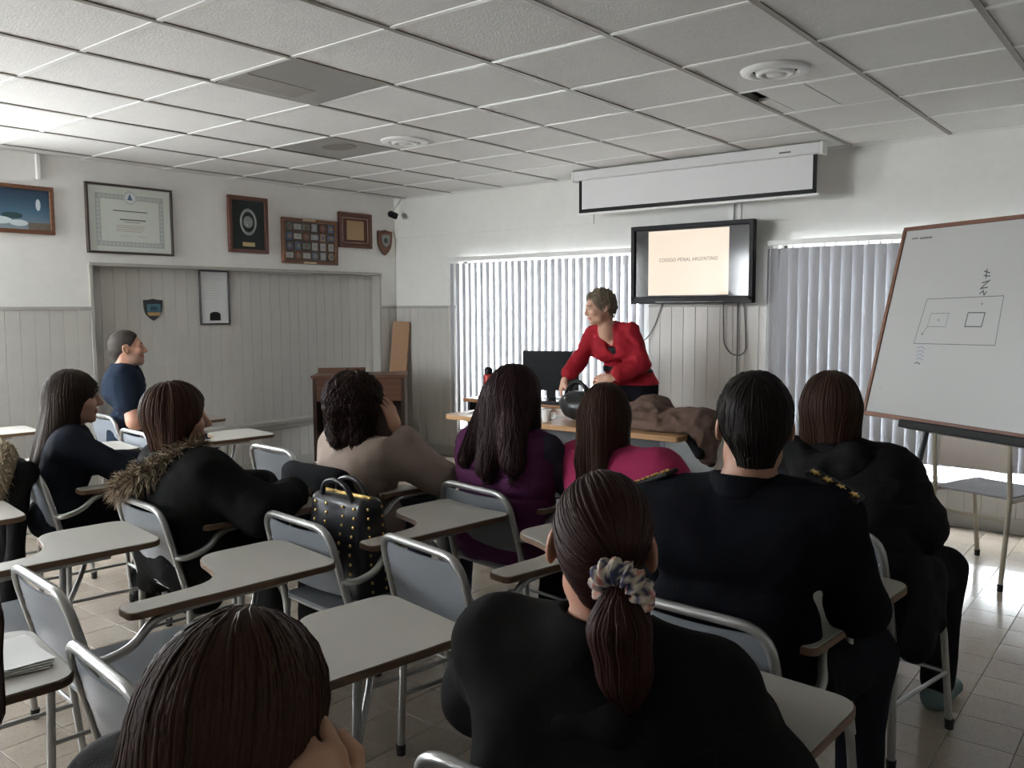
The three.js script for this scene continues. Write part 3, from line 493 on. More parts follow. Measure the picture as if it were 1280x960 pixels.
frame('framed_photo', 'brown framed photo of blue sky over pale buildings', 'picture', -2.795, -2.24, 1.955, 2.283, 0.028, brownF, canvasMat(256, 160, (c, w, h) => {
  const g = c.createLinearGradient(0, 0, 0, h); g.addColorStop(0, '#1e3346'); g.addColorStop(0.6, '#4d6d84'); g.addColorStop(1, '#8d9aa0'); c.fillStyle = g; c.fillRect(0, 0, w, h);
  c.fillStyle = '#2f4a4c'; c.beginPath(); c.ellipse(130, 105, 34, 12, 0, 0, 7); c.fill(); c.fillStyle = '#c9d2d6'; for (const [x, y, a, b] of [[90, 125, 40, 14], [150, 132, 30, 12], [60, 100, 26, 8], [215, 60, 8, 22]]) { c.beginPath(); c.ellipse(x, y, a, b, 0, 0, 7); c.fill(); } c.fillStyle = '#8f5a48'; c.fillRect(20, 118, 46, 34); c.fillStyle = '#6f665c'; c.fillRect(180, 128, 76, 30); }));
frame('framed_diploma', 'large framed diploma with grey ornamental border and blue emblem', 'diploma', -3.69, -3.018, 1.845, 2.355, 0.017, darkF, canvasMat(512, 390, (c, w, h) => {
  c.fillStyle = '#c9cec6'; c.fillRect(0, 0, w, h); c.strokeStyle = '#a3aaa6'; c.lineWidth = 30; c.strokeRect(62, 62, w - 124, h - 112); c.strokeStyle = '#bfc5c0'; c.lineWidth = 5; for (let i = 0; i < 16; i++) { c.beginPath(); c.arc(75 + i * 24, 62, 6, 0, 7); c.stroke(); c.beginPath(); c.arc(75 + i * 24, h - 50, 6, 0, 7); c.stroke(); } for (let i = 0; i < 10; i++) for (const x of [62, w - 62]) { c.beginPath(); c.arc(x, 90 + i * 25, 6, 0, 7); c.stroke(); }
  c.fillStyle = '#b4bbb8'; c.beginPath(); c.arc(w / 2, 62, 40, 0, 7); c.fill(); c.fillStyle = '#d0d5d3'; c.beginPath(); c.arc(w / 2, 62, 30, 0, 7); c.fill(); c.fillStyle = '#56688c'; c.beginPath(); c.moveTo(w / 2, 38); c.lineTo(w / 2 + 17, 76); c.lineTo(w / 2 - 17, 76); c.fill();
  c.fillStyle = '#5a5c5c'; c.fillRect(150, 140, 212, 6); c.fillRect(190, 190, 160, 7); c.fillStyle = '#7d7d78'; c.fillRect(215, 206, 100, 4); c.fillStyle = '#a58f86'; for (let i = 0; i < 4; i++) c.fillRect(165, 228 + i * 11, 180 - i * 8, 3); c.fillStyle = '#a3a59f'; c.fillRect(180, 290, 70, 3); c.fillRect(290, 290, 70, 3); }));
{
  const [t, W, H, d] = frame('framed_crest', 'tall dark frame with a round metal crest on green felt', 'plaque', -4.575, -4.188, 1.903, 2.375, 0.034, redF, mat([0.022, 0.032, 0.03], { roughness: 0.8 }));
  const silver = mat([0.30, 0.32, 0.30], { metalness: 0.4, roughness: 0.45 });
  part('crest_ring', new THREE.TorusGeometry(0.085, 0.012, 8, 32).scale(0.85, 1.15, 0.6).translate(0, H * 0.55, d * 0.6), silver, t); part('crest_centre', lathe([[0, 0.008], [0.03, 0.006], [0.05, 0]], 20).rotateX(PI / 2).translate(0, H * 0.55, d * 0.45), silver, t); part('crest_figure', [rslab(-0.03, 0.03, H * 0.53, H * 0.60, d * 0.5, d * 0.8, 0.005), rslab(-0.015, 0.03, H * 0.47, H * 0.53, d * 0.5, d * 0.8, 0.005)], silver, t); part('name_plate', rslab(-0.06, 0.06, 0.055, 0.09, d * 0.45, d * 0.6, 0.002), mat([0.5, 0.38, 0.2], { metalness: 0.5, roughness: 0.4 }), t);
}
{
  const [t, W, H, d] = frame('patch_display', 'brown frame holding rows of many embroidered patches', 'display', -5.34, -4.72, 1.832, 2.235, 0.03, brownF, mat([0.10, 0.075, 0.06], { roughness: 0.8 }));
  const cols = [[0.28, 0.30, 0.34], [0.22, 0.09, 0.07], [0.12, 0.16, 0.24], [0.38, 0.36, 0.33], [0.16, 0.2, 0.16], [0.3, 0.22, 0.16]].map(c => mat(c, { roughness: 0.85 })), dot = cols.map((m, i) => cols[(i + 3) % 6]);
  const shapes = [new THREE.CylinderGeometry(0.034, 0.034, 0.006, 18).rotateX(PI / 2), rslab(-0.03, 0.03, -0.034, 0.034, -0.003, 0.003, 0.002, 1), rslab(-0.04, 0.04, -0.024, 0.024, -0.003, 0.003, 0.002, 1)];
  for (let r = 0; r < 4; r++) for (let c = 0; c < 6; c++) { const k = (rnd() * 6) | 0, s = shapes[(rnd() * 3) | 0], o = part('patch', s, cols[k], t); o.position.set(-W + 0.075 + c * (2 * W - 0.15) / 5, 0.075 + r * (H - 0.15) / 3, d * 0.45 + 0.004); part('patch_emblem', new THREE.CylinderGeometry(0.015, 0.015, 0.004, 12).rotateX(PI / 2).translate(0, 0, 0.004), dot[k], o); }
  for (const y of [0.012, H - 0.012]) part('name_plate', rslab(-0.09, 0.05, y - 0.008, y + 0.008, d, d + 0.003, 0.001), mat([0.5, 0.38, 0.24], { roughness: 0.4 }), t);
}
{
  const [t, W, H, d] = frame('framed_plaque', 'square brown frame with a tan engraved certificate plate', 'plaque', -5.77, -5.362, 2.004, 2.334, 0.032, redF, mat([0.11, 0.035, 0.025], { roughness: 0.6 }));
  part('inner_border', [slab(-W + 0.045, W - 0.045, 0.045, 0.053, d * 0.5, d * 0.62), slab(-W + 0.045, W - 0.045, H - 0.053, H - 0.045, d * 0.5, d * 0.62), slab(-W + 0.045, -W + 0.053, 0.045, H - 0.045, d * 0.5, d * 0.62), slab(W - 0.053, W - 0.045, 0.045, H - 0.045, d * 0.5, d * 0.62)], mat([0.32, 0.26, 0.2]), t);
  part('certificate', rslab(-0.105, 0.105, 0.075, 0.255, d * 0.45, d * 0.6, 0.002), canvasMat(128, 110, (c, w, h) => { c.fillStyle = '#a88a62'; c.fillRect(0, 0, w, h); c.fillStyle = '#6b5238'; c.fillRect(30, 14, 30, 5); c.fillRect(68, 14, 34, 5); for (let i = 0; i < 6; i++) c.fillRect(20, 32 + i * 11, 88 - (i % 3) * 12, 2.5); }), t);
}
const shieldPts = (w, h) => curvePts([[-w, h], [-w * 0.5, h * 1.0, 0, h * 1.12], [w * 0.5, h * 1.0, w, h], [w * 1.02, h * 0.1, w * 0.8, -h * 0.35], [w * 0.4, -h * 0.85, 0, -h], [-w * 0.4, -h * 0.85, -w * 0.8, -h * 0.35], [-w * 1.02, h * 0.1, -w, h]]);
{
  const t = thing('wooden_shield', 'small wooden shield plaque with a metal badge near the corner', 'plaque', [XL + 0.003, 2.07, -5.95]); t.rotation.y = PI / 2;
  part('shield_board', uvm(extrude(shieldPts(0.095, 0.118), 0.02, 0.004)), brownF, t); part('badge', uvm(extrude(shieldPts(0.055, 0.06), 0.01, 0.003).translate(0, 0.02, 0.02)), mat([0.25, 0.26, 0.24], { metalness: 0.3, roughness: 0.5 }), t); part('badge_centre', lathe([[0, 0.006], [0.02, 0.004], [0.028, 0]], 16).rotateX(PI / 2).translate(0, 0.025, 0.03), mat([0.08, 0.1, 0.09]), t);
}
{
  const t = thing('painted_shield', 'small dark shield with turquoise scene and orange band in the recess', 'plaque', [XL - 0.084, 1.425, -3.555]); t.rotation.y = PI / 2;
  part('shield_board', uvm(extrude(shieldPts(0.078, 0.08), 0.016, 0.004)), mat([0.025, 0.03, 0.035], { roughness: 0.5 }), t);
  part('scene_field', rslab(-0.055, 0.055, -0.012, 0.048, 0.016, 0.02, 0.0015), mat([0.06, 0.16, 0.20], { roughness: 0.5 }), t); part('scene_shape', rslab(-0.03, 0.025, 0.0, 0.03, 0.02, 0.023, 0.001), mat([0.025, 0.06, 0.09], { roughness: 0.5 }), t); part('colour_band', uvm(extrude([[-0.058, -0.016], [0.058, -0.016], [0.045, -0.042], [-0.045, -0.042]], 0.004, 0.001).translate(0, 0, 0.016)), mat([0.42, 0.25, 0.10], { roughness: 0.5 }), t);
}
{
  const [t, W, H, d] = frame('framed_notice', 'slim black frame with a pale sheet and dark stamp inside the recess', 'picture', -4.235, -3.957, 1.302, 1.752, 0.013, blackF, mat([0.62, 0.63, 0.63], { roughness: 0.4 }), XL - 0.086, 0.02);
  part('stamp', uvm(extrude(curvePts([[-0.05, 0.035], [0.05, 0.035], [0.05, 0.085], [0.045, 0.105, 0, 0.108], [-0.045, 0.105, -0.05, 0.085], [-0.05, 0.035]]), 0.003, 0.001).translate(0, 0, d * 0.45)), MT.black, t);
  part('text_line', Array.from({ length: 9 }, (_, i) => slab(-0.08, 0.08 - (i % 3) * 0.02, H - 0.07 - i * 0.02, H - 0.067 - i * 0.02, d * 0.45, d * 0.45 + 0.0012)), mat([0.45, 0.46, 0.46]), t);
}
{
  const t = thing('security_camera', 'small black security camera on a thin arm in the ceiling corner', 'camera', [XL + 0.16, 2.335, -5.93], 0);
  part('arm', pipe([[0.02, 0.172, -0.09], [0.02, 0.12, -0.06], [-0.02, 0.03, 0.0]], 0.006, 0.03), MT.alu, t); part('housing', lathe([[0, -0.045], [0.026, -0.045], [0.032, -0.03], [0.032, 0.035], [0.02, 0.05], [0, 0.05]], 18).rotateX(1.2).rotateY(-0.7), MT.black, t); part('lens', lathe([[0, 0.056], [0.014, 0.053], [0.016, 0.046]], 14).rotateX(1.2).rotateY(-0.7), MT.blackGloss, t); part('mount', lathe([[0, 0], [0.03, 0], [0.03, -0.012], [0, -0.014]]).translate(0.02, 0.174, -0.09), MT.alu, t);
}
single('pipe_bracket', 'short white bracket hanging from the ceiling edge above the photo', 'bracket', rslab(XL + 0.004, XL + 0.03, 2.33, YC - 0.006, -2.72, -2.69, 0.006), MT.white);
// ---------- distance-field figures ----------
const smin = (a, b, k) => { const h = Math.max(k - Math.abs(a - b), 0) / k; return Math.min(a, b) - h * h * k * 0.25; };
const smax = (a, b, k) => -smin(-a, -b, k);
function cap(a, b, ra, rb = ra) {   // tapered capsule
  const [ax, ay, az] = a, dx = b[0] - ax, dy = b[1] - ay, dz = b[2] - az, l2 = dx * dx + dy * dy + dz * dz || 1e-9;
  return (x, y, z) => { const px = x - ax, py = y - ay, pz = z - az; let h = (px * dx + py * dy + pz * dz) / l2; h = h < 0 ? 0 : h > 1 ? 1 : h; const ex = px - dx * h, ey = py - dy * h, ez = pz - dz * h; return Math.sqrt(ex * ex + ey * ey + ez * ez) - (ra + (rb - ra) * h); };
}
function ell(c, r) { const m = Math.min(...r); return (x, y, z) => { const a = (x - c[0]) / r[0], b = (y - c[1]) / r[1], d = (z - c[2]) / r[2]; const k0 = Math.sqrt(a * a + b * b + d * d), k1 = Math.sqrt((a / r[0]) ** 2 + (b / r[1]) ** 2 + (d / r[2]) ** 2); return k1 < 1e-6 ? -m : k0 * (k0 - 1) / k1; }; }
function inFrame(m, f) { const e = m.clone().invert().elements; return (x, y, z) => f(e[0] * x + e[4] * y + e[8] * z + e[12], e[1] * x + e[5] * y + e[9] * z + e[13], e[2] * x + e[6] * y + e[10] * z + e[14]); }
const uni = (fs, k) => (x, y, z) => { let d = fs[0](x, y, z); for (let i = 1; i < fs.length; i++) d = smin(d, fs[i](x, y, z), k); return d; };
const hard = fs => (x, y, z) => { let d = 1e9; for (const f of fs) { const v = f(x, y, z); if (v < d) d = v; } return d; };
// surface nets over a box; far blocks are skipped
function skin(f, lo, hi, h, color) {
  const n = [0, 1, 2].map(i => Math.max(4, Math.ceil((hi[i] - lo[i]) / h) + 1)), [nx, ny, nz] = n, v = new Float32Array(nx * ny * nz), B = 4, R = B * h * 0.95;
  for (let bz = 0; bz < nz; bz += B) for (let by = 0; by < ny; by += B) for (let bx = 0; bx < nx; bx += B) {
    const d = f(lo[0] + (bx + 1.5) * h, lo[1] + (by + 1.5) * h, lo[2] + (bz + 1.5) * h), far = Math.abs(d) > R * 1.35 + 0.012;
    for (let z = bz; z < Math.min(bz + B, nz); z++) for (let y = by; y < Math.min(by + B, ny); y++) for (let x = bx; x < Math.min(bx + B, nx); x++) v[(z * ny + y) * nx + x] = far ? d : f(lo[0] + x * h, lo[1] + y * h, lo[2] + z * h);
  }
  const at = new Int32Array(nx * ny * nz).fill(-1), pos = [], idx = [], id = (x, y, z) => (z * ny + y) * nx + x;
  for (let z = 0; z < nz - 1; z++) for (let y = 0; y < ny - 1; y++) for (let x = 0; x < nx - 1; x++) {
    const i = id(x, y, z); let mask = 0; const c = [];
    for (let k = 0; k < 8; k++) { const val = v[i + (k & 1) + ((k >> 1) & 1) * nx + (k >> 2) * nx * ny]; c.push(val); if (val < 0) mask |= 1 << k; }
    if (mask === 0 || mask === 255) continue;
    let sx = 0, sy = 0, sz = 0, m = 0;
    for (let a = 0; a < 8; a++) for (let ax = 0; ax < 3; ax++) { const b = a | (1 << ax); if (b === a) continue; if ((c[a] < 0) === (c[b] < 0)) continue; const t = c[a] / (c[a] - c[b]); sx += (a & 1) + (ax === 0 ? t : 0); sy += ((a >> 1) & 1) + (ax === 1 ? t : 0); sz += (a >> 2) + (ax === 2 ? t : 0); m++; }
    at[i] = pos.length / 3; pos.push(lo[0] + (x + sx / m) * h, lo[1] + (y + sy / m) * h, lo[2] + (z + sz / m) * h);
  }
  for (let z = 1; z < nz - 1; z++) for (let y = 1; y < ny - 1; y++) for (let x = 1; x < nx - 1; x++) {
    const i = id(x, y, z), s = v[i] < 0;
    if (s !== (v[i + 1] < 0)) { const a = at[i], b = at[i - nx], c = at[i - nx - nx * ny], d = at[i - nx * ny]; if (a >= 0 && b >= 0 && c >= 0 && d >= 0) s ? idx.push(a, b, c, a, c, d) : idx.push(a, c, b, a, d, c); }
    if (s !== (v[i + nx] < 0)) { const a = at[i], b = at[i - nx * ny], c = at[i - 1 - nx * ny], d = at[i - 1]; if (a >= 0 && b >= 0 && c >= 0 && d >= 0) s ? idx.push(a, b, c, a, c, d) : idx.push(a, c, b, a, d, c); }
    if (s !== (v[i + nx * ny] < 0)) { const a = at[i], b = at[i - 1], c = at[i - 1 - nx], d = at[i - nx]; if (a >= 0 && b >= 0 && c >= 0 && d >= 0) s ? idx.push(a, b, c, a, c, d) : idx.push(a, c, b, a, d, c); }
  }
  const g = new THREE.BufferGeometry(), np = pos.length / 3, nor = new Float32Array(pos.length), e = h * 0.5;
  for (let i = 0; i < np; i++) { const x = pos[3 * i], y = pos[3 * i + 1], z = pos[3 * i + 2]; const a = f(x + e, y, z) - f(x - e, y, z), b = f(x, y + e, z) - f(x, y - e, z), c = f(x, y, z + e) - f(x, y, z - e), l = Math.hypot(a, b, c) || 1; nor[3 * i] = a / l; nor[3 * i + 1] = b / l; nor[3 * i + 2] = c / l; }
  g.setAttribute('position', new THREE.Float32BufferAttribute(pos, 3)); g.setAttribute('normal', new THREE.BufferAttribute(nor, 3)); g.setIndex(idx);
  if (color) { const col = new Float32Array(pos.length); for (let i = 0; i < np; i++) { const c = color(pos[3 * i], pos[3 * i + 1], pos[3 * i + 2]); col[3 * i] = c[0]; col[3 * i + 1] = c[1]; col[3 * i + 2] = c[2]; } g.setAttribute('color', new THREE.BufferAttribute(col, 3)); }
  return uvm(g);
}
const add = (a, b) => [a[0] + b[0], a[1] + b[1], a[2] + b[2]], mul = (a, k) => [a[0] * k, a[1] * k, a[2] * k], mix = (a, b, t) => [lerp(a[0], b[0], t), lerp(a[1], b[1], t), lerp(a[2], b[2], t)];
function bounds(ps, pad) { const lo = [1e9, 1e9, 1e9], hi = [-1e9, -1e9, -1e9]; for (const p of ps) for (let i = 0; i < 3; i++) { lo[i] = Math.min(lo[i], p[i] - pad); hi[i] = Math.max(hi[i], p[i] + pad); } return [lo, hi]; }

// head in its own axes: face towards -z, ears on x, centre at the middle of the head
function headField(k = 1, fem = true) {
  const cr = ell([0, 0.03, 0.012], [0.075, 0.088, 0.095]), fa = ell([0, -0.03, -0.028], [0.06, 0.082, 0.066]), jaw = cap([-0.035, -0.075, -0.03], [0.035, -0.075, -0.03], fem ? 0.024 : 0.03), chin = cap([-0.008, -0.098, -0.072], [0.008, -0.098, -0.072], fem ? 0.016 : 0.02);
  const brow = cap([-0.036, 0.026, -0.078], [0.036, 0.026, -0.078], fem ? 0.011 : 0.014), cheek = [-1, 1].map(s => ell([s * 0.04, -0.025, -0.07], [0.022, 0.02, 0.018]));
  const nose = cap([0, 0.014, -0.09], [0, -0.028, -0.113], 0.007, 0.011), wing = cap([-0.01, -0.032, -0.101], [0.01, -0.032, -0.101], 0.008), ul = cap([-0.016, -0.057, -0.09], [0.016, -0.057, -0.09], 0.0065), ll = cap([-0.014, -0.068, -0.088], [0.014, -0.068, -0.088], 0.007);
  const sock = [-1, 1].map(s => ell([s * 0.031, 0.006, -0.098], [0.017, 0.011, 0.016])), ear = [-1, 1].map(s => inFrame(M4(s * 0.079, -0.004, 0.012, 0.15, s * 0.35, s * 0.12), ell([0, 0, 0], [0.0085, 0.033, 0.019]))), conch = [-1, 1].map(s => inFrame(M4(s * 0.086, -0.004, 0.008, 0.15, s * 0.35, s * 0.12), ell([0, 0, 0], [0.006, 0.018, 0.010])));
  return (x, y, z) => {
    x /= k; y /= k; z /= k;
    let d = smin(cr(x, y, z), fa(x, y, z), 0.03); d = smin(d, jaw(x, y, z), 0.03); d = smin(d, chin(x, y, z), 0.03); d = smin(d, brow(x, y, z), 0.02); for (const c of cheek) d = smin(d, c(x, y, z), 0.025);
    for (const s of sock) d = smax(d, -s(x, y, z), 0.012);
    d = smin(d, nose(x, y, z), 0.014); d = smin(d, wing(x, y, z), 0.008); d = smin(d, ul(x, y, z), 0.008); d = smin(d, ll(x, y, z), 0.008);
    let e = Math.min(ear[0](x, y, z), ear[1](x, y, z)); for (const c of conch) e = smax(e, -c(x, y, z), 0.004);
    return smin(d, e, 0.008) * k;
  };
}
// hand: wrist at origin, fingers along -z, palm facing -y, thumb on side s (x); curl 0..1
function handField(s, curl = 0.35, spread = 0.12, k = 1) {
  const palm = [], fs = [];
  [[-0.030, 0.082, 0.072], [-0.010, 0.088, 0.082], [0.010, 0.084, 0.076], [0.029, 0.074, 0.058]].forEach(([x0, pl, fl], i) => {
    const x = -s * x0 * 1.0;   // index finger lies on the thumb side
    palm.push(cap([x * 0.55, 0, -0.012], [x, 0.002, -pl], 0.0135, 0.0105));
    let p = [x, 0.002, -pl], ang = curl * 0.7, sx = -s * x0 / 0.03 * spread; const seg = [0.45, 0.31, 0.24];
    for (let j = 0; j < 3; j++) { const L = fl * seg[j], q = [p[0] + Math.sin(sx) * L * 0.6, p[1] - Math.sin(ang) * L, p[2] - Math.cos(ang) * L]; fs.push(cap(p, q, 0.0088 - j * 0.0008, 0.0082 - j * 0.0009)); p = q; ang += curl * (j ? 0.8 : 1.1); }
  });
  const t0 = [s * 0.018, -0.004, -0.02], t1 = [s * 0.044, -0.014, -0.048], t2 = [s * 0.054, -0.022, -0.078], t3 = [s * 0.05, -0.03, -0.1];
  palm.push(cap(t0, t1, 0.014, 0.0115)); const th = [cap(t1, t2, 0.0105, 0.0092), cap(t2, t3, 0.009, 0.0075)];
  const P = uni(palm, 0.022), W = cap([0, 0, 0.03], [0, 0, -0.02], 0.021, 0.023), F = fs.map((f, i) => f), T = uni(th, 0.006);
  return (x, y, z) => { x /= k; y /= k; z /= k; let d = smin(P(x, y, z), W(x, y * 1.25, z), 0.02); let e = 1e9; for (const f of F) e = Math.min(e, f(x, y, z)); d = smin(d, e, 0.005); return smin(d, T(x, y, z), 0.006) * k; };
}
// frame with -z along dir and -y along palm
function handFrame(p, dir, palm) { const z = V3(...dir).normalize().negate(), y0 = V3(...palm).normalize().negate(), x = y0.clone().cross(z).normalize(), y = z.clone().cross(x).normalize(); return new THREE.Matrix4().makeBasis(x, y, z).setPosition(...p); }
const skinMats = {};
function skinMat() { return skinMats.a ??= new THREE.MeshPhysicalMaterial({ vertexColors: true, roughness: 0.55, sheen: 0.15, sheenRoughness: 0.5, sheenColor: lin(0.6, 0.4, 0.3) }); }
const hairMats = {};
function hairMat(c) { return hairMats[c] ??= new THREE.MeshPhysicalMaterial({ vertexColors: true, color: lin(...c), roughness: 0.55, specularIntensity: 0.22 }); }
const cloth = (c, o = {}) => mat(c, { roughness: 0.9, bumpMap: fabricBump, bumpScale: 0.0003, physical: true, specularIntensity: 0.15, ...o });
const noise3 = (x, y, z) => perlin.noise(x + 31.7, y + 17.3, z + 5.9);

/* A figure: J holds joints in the person's own frame (facing -z, right hand on +x, floor at y = 0). */
function seated(o = {}) {
  const k = o.k ?? 1, S = o.w ?? 1, [hx, hy, hz] = o.head ?? [0, 1.10, 0.02], lean = o.lean ?? [hx * 0.55, 0, hz * 0.45];
  const J = { P: [0, 0.535, 0], W: [lean[0] * 0.25, 0.67, lean[2] * 0.4 + 0.01], C: [lean[0] * 0.6, hy - 0.265, lean[2]], N: [lerp(lean[0], hx, 0.5), hy - 0.125, lerp(lean[2], hz, 0.5) + 0.01], H: [hx, hy, hz] };
  const tw = (o.twist ?? 0) * PI / 180, sw = 0.165 * S, sy = hy - 0.175 + (o.shoulderUp ?? 0), c = Math.cos(tw), s = Math.sin(tw), roll = o.roll ?? 0;
  J.SR = [J.C[0] + sw * c, sy - 0.012 - roll, J.C[2] + sw * s]; J.SL = [J.C[0] - sw * c, sy - 0.012 + roll, J.C[2] - sw * s];
  J.HR = [0.09 * S, 0.525, -0.02]; J.HL = [-0.09 * S, 0.525, -0.02];
  J.KR = o.kneeR ?? [0.13 * S, 0.50, -0.44]; J.KL = o.kneeL ?? [-0.13 * S, 0.50, -0.44]; J.AR = o.ankR ?? [0.13 * S, 0.09, -0.42]; J.AL = o.ankL ?? [-0.13 * S, 0.09, -0.40];
  J.ER = o.elbR ?? [J.SR[0] + 0.06, 0.70, J.SR[2] - 0.12]; J.EL = o.elbL ?? [J.SL[0] - 0.06, 0.70, J.SL[2] - 0.12];
  J.WR = o.wriR ?? [0.10, 0.70, J.ER[2] - 0.22]; J.WL = o.wriL ?? [-0.08, 0.69, J.EL[2] - 0.22];
  return J;
}
function torsoPrims(J, S, t, o = {}) {   // t: thickness added
  const d = (a, b) => [b[0] - a[0], b[1] - a[1], b[2] - a[2]], u = mul(d(J.SL, J.SR), 1 / Math.hypot(...d(J.SL, J.SR))), b = o.bulk ?? 1, off = (p, w, dz = 0) => [add(add(p, mul(u, -w)), [0, 0, dz]), add(add(p, mul(u, w)), [0, 0, dz])];
  const [pa, pb] = off(J.P, 0.085 * S), [wa, wb] = off(J.W, 0.065 * S * b), [ca, cb] = off(J.C, 0.078 * S * b), sh = 0.052 * (0.5 + 0.5 * b), up = mix(J.C, mix(J.SL, J.SR, 0.5), 0.45), [ua, ub] = off(up, 0.085 * S * b);
  return [cap(pa, pb, 0.108 * b + t), cap(wa, wb, 0.088 * b + t), cap(ca, cb, 0.094 * b + t), cap(ua, ub, 0.07 * b + t), cap(mix(J.SL, J.SR, 0.06), mix(J.SL, J.SR, 0.94), sh - 0.006 + t), cap(mix(J.SL, J.SR, 0.18), mix(J.N, J.H, -0.2), 0.03 + t, 0.042 + t), cap(mix(J.SL, J.SR, 0.82), mix(J.N, J.H, -0.2), 0.03 + t, 0.042 + t)];
}
const armPrims = (J, side, t, b = 1) => [cap(J['S' + side], J['E' + side], 0.048 * b + t, 0.039 * b + t), cap(J['E' + side], J['W' + side], 0.039 * b + t, 0.027 * b + t)];
const legPrims = (J, side, t, b = 1) => [cap(J['H' + side], J['K' + side], 0.082 * b + t, 0.056 * b + t), cap(J['K' + side], J['A' + side], 0.054 * b + t, 0.037 * b + t)];
// the figure's one continuous skin: torso, neck and limbs, with head and hands on finer grids
function buildBody(root, J, o) {
  const S = o.w ?? 1, tone = o.tone ?? [0.42, 0.235, 0.155], lips = [tone[0] * 0.9, tone[1] * 0.55, tone[2] * 0.6], t = -0.014;
  const HM = M4(...J.H, (o.pitch ?? 0) * PI / 180, (o.yaw ?? 0) * PI / 180, (o.tilt ?? 0) * PI / 180), hf = headField(o.hk ?? 1, !o.male), headF = inFrame(HM, hf);
  const nTop = V3(0, -0.03, 0.022).applyMatrix4(HM).toArray(), neck = cap(add(J.N, [0, -0.06, 0]), nTop, 0.052 * (o.male ? 1.15 : 0.95), 0.05 * (o.male ? 1.15 : 0.93));
  const prims = [...torsoPrims(J, S, t, o), ...armPrims(J, 'L', o.bareArms ? 0 : -0.006, o.limb), ...armPrims(J, 'R', o.bareArms ? 0 : -0.006, o.limb), ...legPrims(J, 'L', -0.01), ...legPrims(J, 'R', -0.01), neck], bf = uni(prims, 0.05);
  const all = Object.values(J), [lo, hi] = bounds(all, 0.14), col = () => tone, inv = HM.clone().invert(), q = V3();
  const bodyF = (x, y, z) => smax(bf(x, y, z), -(headF(x, y, z) + 0.012), 0.01);
  const gs = [skin(bodyF, lo, hi, 0.017, col)];
  const both = (x, y, z) => smin(headF(x, y, z), neck(x, y, z), 0.03), [hl, hh] = bounds([J.H], 0.15), beard = o.beard;
  const hd = skin((x, y, z) => smax(both(x, y, z), J.H[1] - 0.148 - y, 0.004), hl, hh, o.fine ?? 0.006, (x, y, z) => {
    q.set(x, y, z).applyMatrix4(inv).multiplyScalar(1 / (o.hk ?? 1)); let c = tone;
    if (q.z < -0.08 && Math.abs(q.y + 0.062) < 0.010 && Math.abs(q.x) < 0.024) c = lips; else if (q.z < -0.06 && Math.abs(q.y - 0.028 - 0.002 * Math.cos(q.x * 90)) < 0.0045 && Math.abs(Math.abs(q.x) - 0.031) < 0.018) c = mul(tone, 0.3);
    else if (beard && q.y < -0.035 && q.y > -0.12 && q.z < 0.0) c = mix(tone, [0.22, 0.17, 0.14], 0.45); return c; });
  gs.push(hd);
  if (o.face) for (const s of [-1, 1]) { const e = new THREE.SphereGeometry(0.0118, 18, 14), p = e.attributes.position, cc = new Float32Array(p.count * 3); for (let i = 0; i < p.count; i++) { const r = Math.hypot(p.getX(i), p.getY(i)), front = p.getZ(i) < 0; const c = front && r < 0.0032 ? [0.01, 0.01, 0.01] : front && r < 0.0062 ? [0.09, 0.05, 0.03] : [0.3, 0.28, 0.26]; cc.set(c, 3 * i); } e.setAttribute('color', new THREE.BufferAttribute(cc, 3)); e.applyMatrix4(M4(s * 0.031, 0.006, -0.0735)).scale(o.hk ?? 1, o.hk ?? 1, o.hk ?? 1).applyMatrix4(HM); gs.push(e); }
  for (const sd of ['L', 'R']) {
    const h = o['hand' + sd] ?? {}, W = J['W' + sd], E = J['E' + sd], dir = h.dir ?? [W[0] - E[0], W[1] - E[1], W[2] - E[2]], fr = handFrame(W, dir, h.palm ?? [0, -1, 0]);
    const xw = V3(1, 0, 0).transformDirection(fr), s = h.thumb ?? (sd === 'R' ? -1 : 1); void xw;
    const f = inFrame(fr, handField(s, h.curl ?? 0.4, h.spread ?? 0.12, o.handK ?? 0.97)), far = add(W, mul(dir, 0.1 / Math.hypot(...dir))), [a, b] = bounds([W, far], 0.095);
    gs.push(skin(f, a, b, h.fine ?? 0.0055, col));
  }
  const m = part('body', gs, skinMat(), root); return { mesh: m, HM, headF, neck };
}
